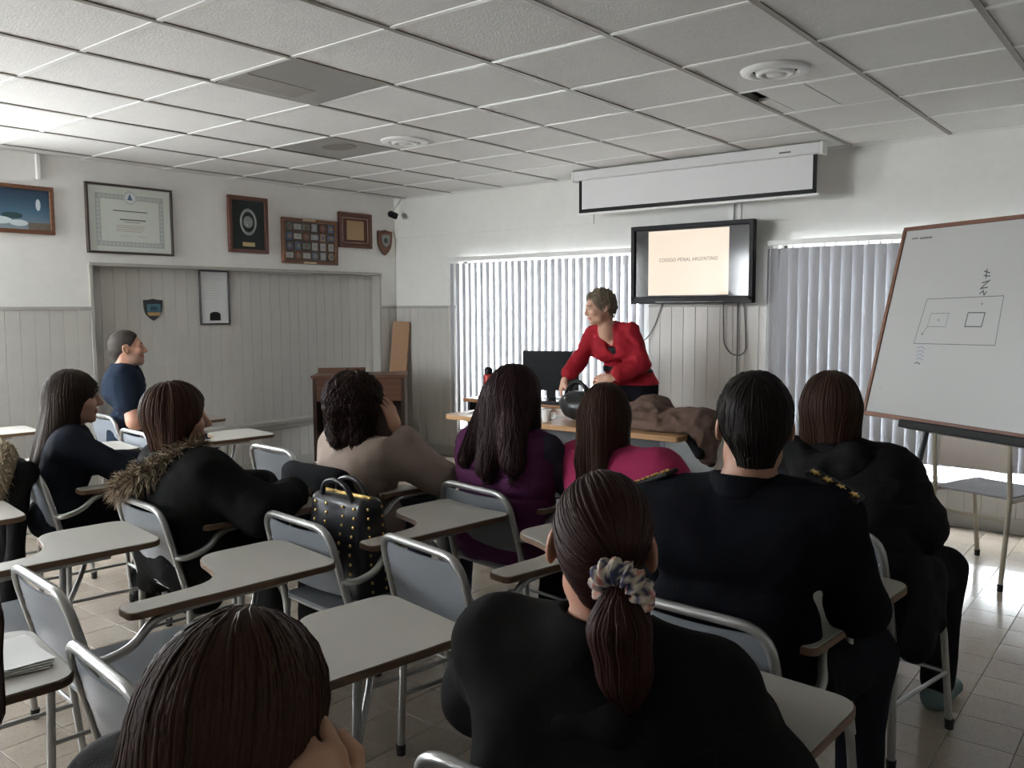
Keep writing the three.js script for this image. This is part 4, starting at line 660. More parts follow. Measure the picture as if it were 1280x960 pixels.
// a garment from the same joints, thicker than the body, cut at neck, cuffs and hem, with folds
function garment(root, name, J, o, g) {
  const S = o.w ?? 1, t = g.t ?? 0.012, k = g.k ?? 0.045, prims = [];
  if (g.torso !== false) prims.push(...torsoPrims(J, S, t, { bulk: g.bulk ?? o.bulk }));
  const cuff = g.cuff ?? 0.93;
  if (g.sleeves !== false) for (const s of ['L', 'R']) {
    const b = g.armB ?? 1.08;
    if (cuff <= 0) { const e = mix(J['S' + s], J['E' + s], -cuff || 0.5); prims.push(cap(J['S' + s], e, 0.05 * b + t, 0.048 * b + t)); }
    else { const w = mix(J['E' + s], J['W' + s], cuff); prims.push(cap(J['S' + s], J['E' + s], 0.046 * b + t * 0.7, 0.042 * b + t), cap(J['E' + s], w, 0.042 * b + t, (g.cuffR ?? 0.031) * b + t)); }
  }
  if (g.legs) for (const s of ['L', 'R']) prims.push(cap(J['H' + s], J['K' + s], 0.086 * (g.legB ?? 1) + t, 0.06 * (g.legB ?? 1) + t), cap(J['K' + s], mix(J['K' + s], J['A' + s], g.legEnd ?? 0.97), 0.057 * (g.legB ?? 1) + t, (g.ankleR ?? 0.045) + t));
  if (g.extra) prims.push(...g.extra);
  const base = uni(prims, k), amp = g.fold ?? 0.006, fr = g.freq ?? 9, ny = J.N[1] + (g.neckUp ?? 0.0), neckR = g.neckR ?? 0.062, hem = g.hem === undefined ? 0.47 : g.hem, sharp = g.ridge;
  const neckCut = g.neckCut ?? cap(add(J.N, [0, 0.02, -0.01]), add(J.H, [0, -0.02, -0.02]), neckR, neckR), quilt = g.quilt;
  const f = (x, y, z) => {
    let d = base(x, y, z); if (d > 0.09) return d - 0.02;
    let n = noise3(x * fr, y * fr * 0.8, z * fr) + 0.5 * noise3(x * fr * 2.3, y * fr * 2.3, z * fr * 2.3); if (sharp) n = 1 - 2 * Math.abs(n); d -= amp * n;
    if (quilt) d += quilt(x, y, z);
    if (g.torso !== false) d = smax(d, -neckCut(x, y, z), 0.008); if (g.cut) d = smax(d, g.cut(x, y, z), 0.006);
    if (hem !== null) d = smax(d, hem - y, 0.01); return d;
  };
  const pts = []; for (const q of ['P', 'W', 'C', 'N', 'SL', 'SR', 'EL', 'ER', 'WL', 'WR']) if (g.torso !== false || g.sleeves !== false) pts.push(J[q]); if (g.legs) pts.push(J.HL, J.HR, J.KL, J.KR, J.AL, J.AR, J.P); if (g.pts) pts.push(...g.pts);
  const [lo, hi] = bounds(pts, 0.17 + t * 1.5);
  return part(name, skin(f, lo, hi, g.cell ?? 0.011, g.color), g.m, root);
}
function shoes(root, J, m, dirY = 0) { for (const s of ['L', 'R']) { const a = J['A' + s], toe = [a[0] + Math.sin(dirY) * 0.15, 0.035, a[2] - 0.15]; const f = uni([cap([a[0], 0.042, a[2] + 0.035], [a[0], 0.045, a[2]], 0.036, 0.04), cap([a[0], 0.042, a[2]], toe, 0.042, 0.032), cap(a, [a[0], 0.05, a[2]], 0.045, 0.042)], 0.03); const [lo, hi] = bounds([a, toe, [a[0], 0, a[2] + 0.04]], 0.06); part('shoe', skin((x, y, z) => smax(f(x, y, z), 0.003 - y, 0.004), lo, hi, 0.008), m, root); } }

/* Hair: a base volume plus combed locks that follow it. base: field in world-of-person axes, comb(p) -> direction. */
function hair(root, base, lo, hi, o) {
  const cell = o.cell ?? 0.007, sub = o.sub ?? 0, gs = [skin(base, lo, hi, cell, () => [0.95, 0.95, 0.95])], q = (p) => base(p.x, p.y, p.z), e = 0.003;
  const grad = p => V3(base(p.x + e, p.y, p.z) - base(p.x - e, p.y, p.z), base(p.x, p.y + e, p.z) - base(p.x, p.y - e, p.z), base(p.x, p.y, p.z + e) - base(p.x, p.y, p.z - e)).normalize();
  for (let i = 0; i < o.n * 1.7; i++) {
    const p = o.root(i); if (!p) continue; for (let j = 0; j < 4; j++) p.addScaledVector(grad(p), -q(p));
    const L = o.len * rr(0.75, 1.15), st = L / 12, lift = rr(-0.002, (o.lift ?? 0.004) * 0.7), pts = []; let nrm = grad(p); const up0 = nrm.clone(), wob = rr(0, 9), wav = o.wave ?? 0;
    for (let j = 0; j <= 12; j++) {
      pts.push(p.clone().addScaledVector(nrm, lift));
      const t = o.comb(p, i); t.addScaledVector(nrm, -t.dot(nrm) * 0.9); if (t.lengthSq() < 1e-8) break; t.normalize(); if (wav) { const sd = t.clone().cross(nrm); t.addScaledVector(sd, wav * Math.sin(j * (o.waveF ?? 1.6) + wob)); t.normalize(); }
      p.addScaledVector(t, st); if (o.stop && o.stop(p)) { pts.push(p.clone()); break; } nrm = grad(p); const d = q(p); p.addScaledVector(nrm, -clamp(d, -0.02, 0.02) * (o.cling ?? 1));
    }
    if (pts.length < 4) continue; const w = (o.width ?? 0.006) * 0.6 * rr(0.6, 1.4), g = sweep(pts, u => w * Math.min(1, 0.55 + u * 3) * Math.pow(1 - u, o.taper ?? 0.4) + 0.0004, 5, 0.3, up0), n = g.attributes.position.count, s = rr(0.8, 1.2), a = new Float32Array(n * 3).fill(s);
    g.setAttribute('color', new THREE.BufferAttribute(a, 3)); gs.push(g);
  }
  void sub; return part(o.name ?? 'hair', gs, o.m, root);
}
// random point on the upper head, in person axes
function scalp(HM, rad = [0.085, 0.1, 0.105], ymin = -0.1, pick) { for (let j = 0; j < 60; j++) { const u = rr(-1, 1), a = rr(0, 2 * PI), r = Math.sqrt(1 - u * u), v = V3(r * Math.cos(a) * rad[0], u * rad[1] + 0.02, r * Math.sin(a) * rad[2] + 0.01); if (v.y < ymin || (pick && !pick(v))) continue; return v.applyMatrix4(HM); } return null; }
// ---------- the people ----------
function person(label, key, o, back = 0.19) {
  const pos = chairAt(key, o.dx ?? 0, 0, -(o.back ?? back)), t = thing('person', label, 'person', pos, CH[key].turn + (o.turn ?? 0), 'people in the classroom'); const J = o.J ?? seated(o); return [t, J, o];
}
const inHead = (HM, f, k = 1) => inFrame(HM, (x, y, z) => f(x / k, y / k, z / k) * k);
const faceCut = (w = 0.06, y0 = -0.035, h = 0.105, z0 = -0.115, dz = 0.075) => ell([0, y0, z0], [w, h, dz]);
// hair caps in head axes
const capShort = t => { const c = ell([0, 0.031, 0.013], [0.077 + t, 0.09 + t, 0.098 + t]), e1 = ell([0.085, -0.004, 0.004], [0.025, 0.04, 0.024]), e2 = ell([-0.085, -0.004, 0.004], [0.025, 0.04, 0.024]), n = cap([0, -0.02, 0.06], [0, -0.075, 0.055], 0.05 + t * 0.5, 0.042); return (x, y, z) => { let d = smin(c(x, y, z), n(x, y, z), 0.03); d = smax(d, -(0.8 * z + 0.6 * y + 0.012), 0.01); d = smax(d, -0.088 - y, 0.006); return smax(smax(d, -e1(x, y, z), 0.006), -e2(x, y, z), 0.006); }; };
const capFull = (t, low, wLow = 0.072) => { const c = ell([0, 0.03, 0.012], [0.079 + t, 0.092 + t, 0.1 + t]), s = uni([cap([-wLow * 0.6, 0, 0.02], [-wLow * 0.75, low, 0.015], 0.045 + t * 0.6, 0.03 + t), cap([wLow * 0.6, 0, 0.02], [wLow * 0.75, low, 0.015], 0.045 + t * 0.6, 0.03 + t), cap([0, 0, 0.05], [0, low, 0.045], 0.055 + t * 0.6, 0.04 + t)], 0.03), f = faceCut(); return (x, y, z) => smax(smin(c(x, y, z), s(x, y, z), 0.03), -f(x, y, z), 0.014); };
const combDown = (HM, crown = [0, 0.12, 0.03], k = 0.6) => { const c = V3(...crown).applyMatrix4(HM); return p => { const t = V3(p.x - c.x, 0, p.z - c.z); if (t.lengthSq() > 1e-6) t.normalize().multiplyScalar(k * sstep(-0.02, 0.1, p.y - c.y + 0.08)); t.y = -1; return t; }; };
const dark = [0.016, 0.009, 0.007], brown = [0.04, 0.019, 0.012], redBrown = [0.032, 0.012, 0.010];

// man in the dark navy uniform jacket
{
  const [t, J, o] = person('man in dark navy uniform jacket with gold-starred shoulder boards', 'navy', { head: [0.048, 1.15, -0.02], w: 1.35, bulk: 1.06, male: true, yaw: 30, twist: -10, shoulderUp: -0.02, roll: -0.014, limb: 1.1, tone: [0.40, 0.21, 0.14], elbL: [-0.27, 0.72, -0.16], elbR: [0.25, 0.72, -0.16], wriL: [-0.16, 0.70, -0.40], wriR: [0.14, 0.71, -0.42], hk: 1.02 });
  const { HM } = buildBody(t, J, o), navy = cloth([0.006, 0.0065, 0.0095]);
  garment(t, 'jacket', J, o, { t: 0.018, bulk: 1.12, m: navy, armB: 1.1, fold: 0.007, neckUp: 0, neckR: 0.072, hem: 0.46 });
  garment(t, 'trousers', J, o, { t: 0.012, torso: false, sleeves: false, legs: true, m: cloth([0.012, 0.013, 0.018]), hem: null, legB: 1.1 }); shoes(t, J, MT.black);
  const cf = garment; void cf;
  const col = skin((() => { const r = inFrame(M4(...add(J.N, [0, 0.0, 0.0])), (x, y, z) => { const q = Math.hypot(x, z * 0.95) - (0.076 - y * 0.1); return smax(Math.abs(q) - 0.008, Math.abs(y + 0.02 + z * -0.15) - 0.028, 0.006); }); return r; })(), add(J.N, [-0.12, -0.08, -0.12]), add(J.N, [0.12, 0.06, 0.12]), 0.006); part('collar', col, navy, t);
  for (const s of [-1, 1]) { const b = part('shoulder_board', rslab(-0.065, 0.065, -0.006, 0.006, -0.028, 0.028, 0.005), MT.black, t), sh = s > 0 ? J.SR : J.SL; b.position.set(sh[0] - s * 0.005, sh[1] + 0.068, sh[2] + 0.0); b.rotation.set(0.1, 0, -s * 0.42);
    for (let i = 0; i < 4; i++) { const st = []; for (let a = 0; a < 10; a++) { const r = a % 2 ? 0.0055 : 0.0125; st.push([r * Math.cos(a * PI / 5), r * Math.sin(a * PI / 5)]); } part('gold_star', extrude(st, 0.006, 0.0015).rotateX(-PI / 2).translate(-0.048 + i * 0.032, 0.006, 0.006), MT.gold, b); } }
  const base = inHead(HM, capShort(0.008), 1.02), [lo, hi] = bounds([J.H], 0.15);
  hair(t, base, lo, hi, { m: hairMat([0.011, 0.008, 0.007]), n: 420, len: 0.035, width: 0.004, lift: 0.003, taper: 0.6, root: () => scalp(HM, [0.085, 0.098, 0.105], -0.07, v => 0.8 * v.z + 0.6 * v.y > -0.01), comb: combDown(HM, [0, 0.11, 0.05], 0.8) });
}
// person in the black padded parka
{
  const [t, J, o] = person('person with chestnut bob in a bulky black padded parka', 'parka', { head: [-0.08, 1.085, 0.0], w: 1.0, bulk: 1.0, yaw: 40, twist: -8, elbL: [-0.24, 0.70, -0.16], elbR: [0.17, 0.72, -0.12], wriL: [-0.12, 0.69, -0.40], wriR: [0.08, 0.70, -0.38], tone: [0.45, 0.25, 0.18] });
  const { HM } = buildBody(t, J, o), m = cloth([0.011, 0.011, 0.012], { roughness: 0.7 });
  const q = (x, y, z) => 0.006 * Math.pow(Math.abs(Math.sin(y * 42 + 0.8 * noise3(x * 5, y * 3, z * 5))), 0.4) * -1 + 0.005;
  garment(t, 'parka', J, o, { t: 0.035, bulk: 1.12, m, armB: 1.15, fold: 0.008, quilt: q, neckR: 0.075, hem: 0.40, extra: [cap([0.18, 0.60, 0.02], [0.2, 0.44, 0.05], 0.07, 0.065), cap([-0.2, 0.56, 0.04], [-0.22, 0.45, 0.05], 0.07, 0.06)] });
  garment(t, 'coat_tail', J, o, { torso: false, sleeves: false, extra: [cap([0.225, 0.62, 0.03], [0.245, 0.40, 0.06], 0.045, 0.06), cap([0.235, 0.60, -0.06], [0.25, 0.46, -0.04], 0.05, 0.05)], pts: [[0.25, 0.6, 0], [0.25, 0.3, 0.05]], hem: null, m, fold: 0.008, k: 0.08 });
  const hood = uni([cap(add(J.N, [-0.10, -0.02, 0.06]), add(J.N, [0.0, -0.07, 0.12]), 0.05, 0.055), cap(add(J.N, [0.10, -0.02, 0.06]), add(J.N, [0.0, -0.07, 0.12]), 0.05, 0.055), cap(add(J.N, [-0.13, -0.03, 0.0]), add(J.N, [-0.1, -0.02, 0.06]), 0.035, 0.05), cap(add(J.N, [0.13, -0.03, 0.0]), add(J.N, [0.1, -0.02, 0.06]), 0.035, 0.05)], 0.05);
  part('hood', skin((x, y, z) => hood(x, y, z) - 0.007 * noise3(x * 22, y * 22, z * 22), add(J.N, [-0.24, -0.2, -0.1]), add(J.N, [0.24, 0.12, 0.26]), 0.01), cloth([0.017, 0.017, 0.018]), t);
  garment(t, 'trousers', J, o, { t: 0.012, torso: false, sleeves: false, legs: true, m: cloth([0.012, 0.012, 0.014]), hem: null }); shoes(t, J, mat([0.10, 0.16, 0.16], { roughness: 0.5 }));
  const base = inHead(HM, capFull(0.012, -0.10)), [lo, hi] = bounds([J.H], 0.19); hair(t, base, lo, hi, { m: hairMat(brown), n: 380, len: 0.17, width: 0.006, root: () => scalp(HM, undefined, 0.0), comb: combDown(HM), stop: p => p.y < J.H[1] - 0.13 });
}
// woman with the ponytail
{
  const [t, J, o] = person('woman in black sweatshirt with a ponytail tied by a patterned scrunchie', 'pony', { head: [0.012, 1.055, -0.03], lean: [0.04, 0, -0.01], roll: 0.012, w: 1.12, bulk: 1.02, tilt: -3, pitch: -4, yaw: 30, twist: -14, tone: [0.46, 0.22, 0.14], elbL: [-0.27, 0.72, -0.06], elbR: [0.27, 0.72, -0.08], wriL: [-0.13, 0.70, -0.33], wriR: [0.11, 0.70, -0.36], hk: 0.98 });
  const { HM } = buildBody(t, J, o), m = cloth([0.0095, 0.0088, 0.0088]);
  garment(t, 'sweatshirt', J, o, { t: 0.018, bulk: 1.06, m, armB: 1.08, k: 0.06, fold: 0.009, freq: 7, neckR: 0.066, hem: 0.45, cell: 0.01 });
  const hq = [[-0.085, -0.03, 0.01], [-0.075, -0.075, 0.06], [0.0, -0.115, 0.085], [0.08, -0.10, 0.07], [0.14, -0.055, 0.035], [0.20, -0.045, 0.0]].map(p => add(J.N, p)), hr = [0.02, 0.03, 0.036, 0.034, 0.026, 0.010], hood = uni(hq.slice(1).map((p, i) => cap(hq[i], p, hr[i], hr[i + 1])), 0.03);
  part('hood', skin((x, y, z) => hood(x, y, z) - 0.003 * noise3(x * 18, y * 18, z * 18), add(J.N, [-0.16, -0.2, -0.06]), add(J.N, [0.26, 0.05, 0.16]), 0.007), m, t);
  garment(t, 'trousers', J, o, { t: 0.012, torso: false, sleeves: false, legs: true, m: cloth([0.015, 0.015, 0.02]), hem: null }); shoes(t, J, MT.black);
  const c = ell([0, 0.03, 0.012], [0.0785, 0.0925, 0.101]), nape = cap([0, -0.02, 0.07], [0, -0.06, 0.055], 0.045, 0.03), ear1 = ell([0.084, -0.004, 0.002], [0.022, 0.042, 0.026]), ear2 = ell([-0.084, -0.004, 0.002], [0.022, 0.042, 0.026]);
  const cp = (x, y, z) => { let d = smin(c(x, y, z), nape(x, y, z), 0.04); d = smax(d, -(0.8 * z + 0.6 * y + 0.02), 0.01); d = smax(d, -0.085 - y - (z - 0.03) * 0.3, 0.008); return smax(smax(d, -ear1(x, y, z), 0.006), -ear2(x, y, z), 0.006); };
  const tieL = V3(0.042, -0.026, 0.113), tie = tieL.clone().applyMatrix4(HM), hm = hairMat(redBrown), base = inHead(HM, cp, 0.98), [lo, hi] = bounds([J.H], 0.16);
  hair(t, base, lo, hi, { m: hm, n: 520, len: 0.24, width: 0.0042, lift: 0.0025, cell: 0.005, taper: 0.3, root: () => scalp(HM, [0.08, 0.095, 0.1], -0.06, v => 0.8 * v.z + 0.6 * v.y > -0.012), comb: p => tie.clone().sub(p), stop: p => p.distanceTo(tie) < 0.022 });
  const T = tie.toArray(), tail = uni([cap(T, add(T, [0.012, -0.06, 0.035]), 0.026, 0.036), cap(add(T, [0.012, -0.06, 0.035]), add(T, [0.022, -0.12, 0.035]), 0.036, 0.03), cap(add(T, [0.022, -0.12, 0.035]), add(T, [0.026, -0.165, 0.03]), 0.03, 0.012)], 0.03), [tl, th] = bounds([T, add(T, [0.026, -0.22, 0.03])], 0.06);
  hair(t, tail, tl, th, { name: 'ponytail', m: hm, n: 190, len: 0.185, width: 0.0042, lift: 0.005, cell: 0.006, root: () => V3(T[0] + rr(-0.03, 0.03), T[1] - rr(0, 0.05), T[2] + rr(-0.02, 0.05)), comb: () => V3(0.1, -1, 0.05), wave: 0.12 });
  // scrunchie: a ruffled ring of printed cloth
  const dirT = V3(0.05, -0.45, 1).normalize(), g = new THREE.TorusGeometry(0.032, 0.0165, 14, 90), p = g.attributes.position, cc = new Float32Array(p.count * 3), pal = [[0.55, 0.47, 0.38], [0.50, 0.20, 0.17], [0.58, 0.52, 0.45], [0.045, 0.05, 0.11]];
  for (let i = 0; i < p.count; i++) { const x = p.getX(i), y = p.getY(i), z = p.getZ(i), a = Math.atan2(y, x), w = 1 + 0.22 * Math.sin(a * 13 + z * 90) + 0.12 * Math.sin(a * 29 + 1); const r = Math.hypot(x, y), dr = (r - 0.032) * w, nz = z * w * 1.05; p.setXYZ(i, Math.cos(a) * (0.032 + dr), Math.sin(a) * (0.032 + dr), nz); const n = noise3(a * 2.4, z * 75, r * 60) + 0.5 * noise3(a * 6, z * 140, r * 130); cc.set(pal[n > 0.2 ? 1 : n > -0.06 ? 0 : n > -0.26 ? 2 : 3], 3 * i); }
  g.setAttribute('color', new THREE.BufferAttribute(cc, 3)); g.computeVertexNormals(); g.applyMatrix4(new THREE.Matrix4().makeRotationFromQuaternion(new THREE.Quaternion().setFromUnitVectors(V3(0, 0, 1), dirT))).translate(T[0] + 0.004, T[1] - 0.004, T[2] + 0.018);
  const sc = part('scrunchie', g, new THREE.MeshStandardMaterial({ vertexColors: true, roughness: 0.85 }), t); sc.userData.label = 'cream, coral and navy patterned scrunchie';
}
// brown-haired woman resting her head on her hand
{
  const [t, J, o] = person('woman with long brown hair in a dark striped sweater leaning on her hand', 'BH', { head: [-0.072, 1.005, -0.20], lean: [-0.06, 0, -0.14], w: 1.12, shoulderUp: 0.085, tilt: -10, pitch: -10, yaw: 30, hk: 0.95, tone: [0.50, 0.29, 0.185], elbL: [-0.30, 0.70, -0.26], elbR: [0.20, 0.71, -0.32], wriL: [-0.12, 0.69, -0.48], wriR: [0.075, 0.935, -0.225], handR: { dir: [-0.55, 0.75, 0.02], palm: [-0.8, -0.45, -0.2], curl: 0.55, fine: 0.004, thumb: 1 } });
  const { HM } = buildBody(t, J, o);
  const grey = [0.040, 0.042, 0.044], blk = [0.008, 0.008, 0.009];
  garment(t, 'sweater', J, o, { t: 0.014, bulk: 1.02, armB: 1.1, fold: 0.005, neckR: 0.064, hem: 0.45, cuff: 0.62, cell: 0.009, m: new THREE.MeshStandardMaterial({ vertexColors: true, roughness: 0.92, bumpMap: fabricBump, bumpScale: 0.0008 }), color: (x, y, z) => { const u = Math.abs(x - J.C[0]); return (u > 0.12 && u < 0.134) || (u > 0.175 && u < 0.19) ? blk : u > 0.10 ? grey : [0.020, 0.020, 0.021]; } });
  part('wrist_band', new THREE.TorusGeometry(0.031, 0.006, 8, 24).applyMatrix4(handFrame(mix(J.ER, J.WR, 0.86), [J.WR[0] - J.ER[0], J.WR[1] - J.ER[1], J.WR[2] - J.ER[2]], [-1, 0, 0])), MT.black, t);
  garment(t, 'trousers', J, o, { t: 0.012, torso: false, sleeves: false, legs: true, m: cloth([0.02, 0.02, 0.03]), hem: null }); shoes(t, J, MT.black);
  const cp = capFull(0.006, -0.12, 0.06), back = uni([cap([-0.035, -0.05, 0.05], [-0.04, -0.24, 0.06], 0.045, 0.03), cap([0.035, -0.05, 0.05], [0.03, -0.24, 0.06], 0.045, 0.03), cap([0, -0.05, 0.06], [0, -0.25, 0.08], 0.05, 0.035)], 0.04), base = inHead(HM, (x, y, z) => smin(cp(x, y, z), back(x, y, z), 0.03)), [lo, hi] = bounds([J.H, add(J.H, [0, -0.25, 0.08])], 0.17);
  const partL = V3(-0.015, 0.12, -0.02); hair(t, base, lo, hi, { m: hairMat([0.046, 0.022, 0.014]), n: 760, len: 0.36, width: 0.0042, lift: 0.004, cell: 0.006, taper: 0.3, root: () => scalp(HM, undefined, 0.0), comb: p => { const c = partL.clone().applyMatrix4(HM), d = V3((p.x - c.x) * 1.0, 0, (p.z - c.z) * 0.8); d.normalize().multiplyScalar(0.7 * sstep(-0.05, 0.08, p.y - J.H[1])); d.y = -1; return d; }, wave: 0.03 });
}
// girl in the pink waistcoat
{
  const [t, J, o] = person('girl with long straight brown hair and a bright pink waistcoat', 'pink', { head: [-0.09, 1.025, 0.05], w: 1.08, lean: [-0.08, 0, 0.03], pitch: -6, yaw: 28, twist: -10, elbL: [-0.25, 0.70, -0.12], elbR: [0.18, 0.70, -0.10], wriL: [-0.12, 0.69, -0.36], wriR: [0.05, 0.70, -0.36] });
  const { HM } = buildBody(t, J, o); garment(t, 'blouse', J, o, { t: 0.008, m: cloth([0.014, 0.013, 0.016]), neckR: 0.06, hem: 0.45 });
  garment(t, 'waistcoat', J, o, { t: 0.024, bulk: 1.06, m: cloth([0.36, 0.034, 0.105], { roughness: 0.75 }), cuff: -0.28, armB: 1.25, fold: 0.007, neckR: 0.058, hem: 0.48 });
  garment(t, 'trousers', J, o, { t: 0.012, torso: false, sleeves: false, legs: true, m: cloth([0.02, 0.022, 0.035]), hem: null }); shoes(t, J, MT.black);
  const cp = capFull(0.008, -0.10), back = inFrame(M4(...J.H), uni([cap([-0.02, 0, 0.05], [-0.02, -0.27, 0.10], 0.05, 0.028), cap([0.03, 0, 0.06], [0.05, -0.24, 0.10], 0.048, 0.02), cap([0.0, 0, 0.06], [-0.02, -0.16, 0.10], 0.05, 0.03)], 0.03)), hf = inHead(HM, cp), base = (x, y, z) => smin(hf(x, y, z), back(x, y, z), 0.03), [lo, hi] = bounds([J.H, add(J.H, [0, -0.28, 0.1])], 0.16);
  hair(t, base, lo, hi, { m: hairMat(brown), n: 520, len: 0.44, width: 0.0045, lift: 0.004, root: () => scalp(HM, undefined, 0.0), comb: combDown(HM, [0, 0.12, 0.0], 0.5), stop: p => p.y < J.H[1] - 0.33 });
}
// woman in the purple quilted vest
{
  const [t, J, o] = person('woman with long wavy auburn-black hair in a purple quilted vest', 'B', { head: [0.05, 1.075, 0.01], w: 1.16, bulk: 1.1, lean: [0.03, 0, 0.02], elbL: [-0.26, 0.70, -0.12], elbR: [0.27, 0.72, -0.12], wriL: [-0.12, 0.70, -0.36], wriR: [0.14, 0.70, -0.36], yaw: 18, twist: -8 });
  const { HM } = buildBody(t, J, o); garment(t, 'shirt', J, o, { t: 0.010, bulk: 1.06, m: cloth([0.050, 0.045, 0.07]), neckR: 0.062, hem: 0.45, armB: 1.2 });
  const q = (x, y, z) => -0.011 * Math.pow(Math.abs(Math.sin((y + 0.01 * Math.sin(x * 9)) * PI / 0.08)), 0.4) + 0.011;
  garment(t, 'quilted_vest', J, o, { t: 0.026, bulk: 1.14, m: cloth([0.098, 0.025, 0.082], { roughness: 0.55 }), sleeves: false, fold: 0.004, quilt: q, neckR: 0.066, hem: 0.43, cell: 0.009 });
  garment(t, 'trousers', J, o, { t: 0.014, torso: false, sleeves: false, legs: true, m: cloth([0.014, 0.014, 0.02]), hem: null, extra: [cap([-0.1, 0.5, 0.02], [0.1, 0.5, 0.02], 0.085)] }); shoes(t, J, MT.black);
  const cp = capFull(0.018, -0.10, 0.085), back = inFrame(M4(...J.H), uni([cap([-0.05, 0, 0.06], [-0.125, -0.23, 0.13], 0.055, 0.045), cap([0.05, 0, 0.06], [0.125, -0.22, 0.13], 0.055, 0.045), cap([0.0, 0, 0.07], [0.0, -0.25, 0.15], 0.06, 0.045)], 0.05)), hf = inHead(HM, cp), base = (x, y, z) => smin(hf(x, y, z), back(x, y, z), 0.04), [lo, hi] = bounds([J.H, add(J.H, [0, -0.25, 0.1])], 0.19);
  hair(t, base, lo, hi, { m: hairMat([0.030, 0.013, 0.014]), n: 620, len: 0.46, width: 0.0055, lift: 0.007, root: () => scalp(HM, undefined, 0.0), comb: combDown(HM, [0, 0.12, 0.0], 0.8), wave: 0.28, waveF: 1.3, stop: p => p.y < J.H[1] - 0.31 });
}
// woman in the beige sweater
{
  const [t, J, o] = person('woman with dark curly hair in a beige sweater, hand at her cheek', 'beige', { head: [0.01, 1.02, 0.03], w: 1.1, bulk: 1.08, yaw: 2, tilt: -7, roll: 0.01, tone: [0.50, 0.27, 0.18], elbL: [-0.30, 0.68, -0.08], wriL: [-0.14, 0.69, -0.36], elbR: [0.30, 0.715, -0.20], wriR: [0.145, 0.93, -0.08], handR: { dir: [-0.35, 0.85, 0.1], palm: [-0.9, -0.25, 0.2], curl: 0.35, thumb: 1 } });
  const { HM } = buildBody(t, J, o); garment(t, 'sweater', J, o, { t: 0.016, bulk: 1.1, m: cloth([0.285, 0.225, 0.19]), cuff: 0.78, armB: 1.2, fold: 0.008, freq: 8, neckR: 0.064, hem: 0.44, cell: 0.009 });
  garment(t, 'trousers', J, o, { t: 0.012, torso: false, sleeves: false, legs: true, m: cloth([0.03, 0.035, 0.05]), hem: null }); shoes(t, J, MT.black);
  const cp0 = capFull(0.026, -0.125, 0.105), hf = inHead(HM, cp0), base = (x, y, z) => hf(x, y, z) - 0.012 * noise3(x * 38, y * 38, z * 38), [lo, hi] = bounds([J.H, add(J.H, [0, -0.1, 0.03])], 0.2);
  hair(t, base, lo, hi, { m: hairMat([0.024, 0.012, 0.010]), n: 620, len: 0.22, width: 0.0055, lift: 0.016, root: () => scalp(HM, undefined, -0.06), comb: combDown(HM, [0, 0.12, 0.02], 0.7), wave: 0.95, waveF: 1.5, stop: p => p.y < J.H[1] - 0.175 });
}
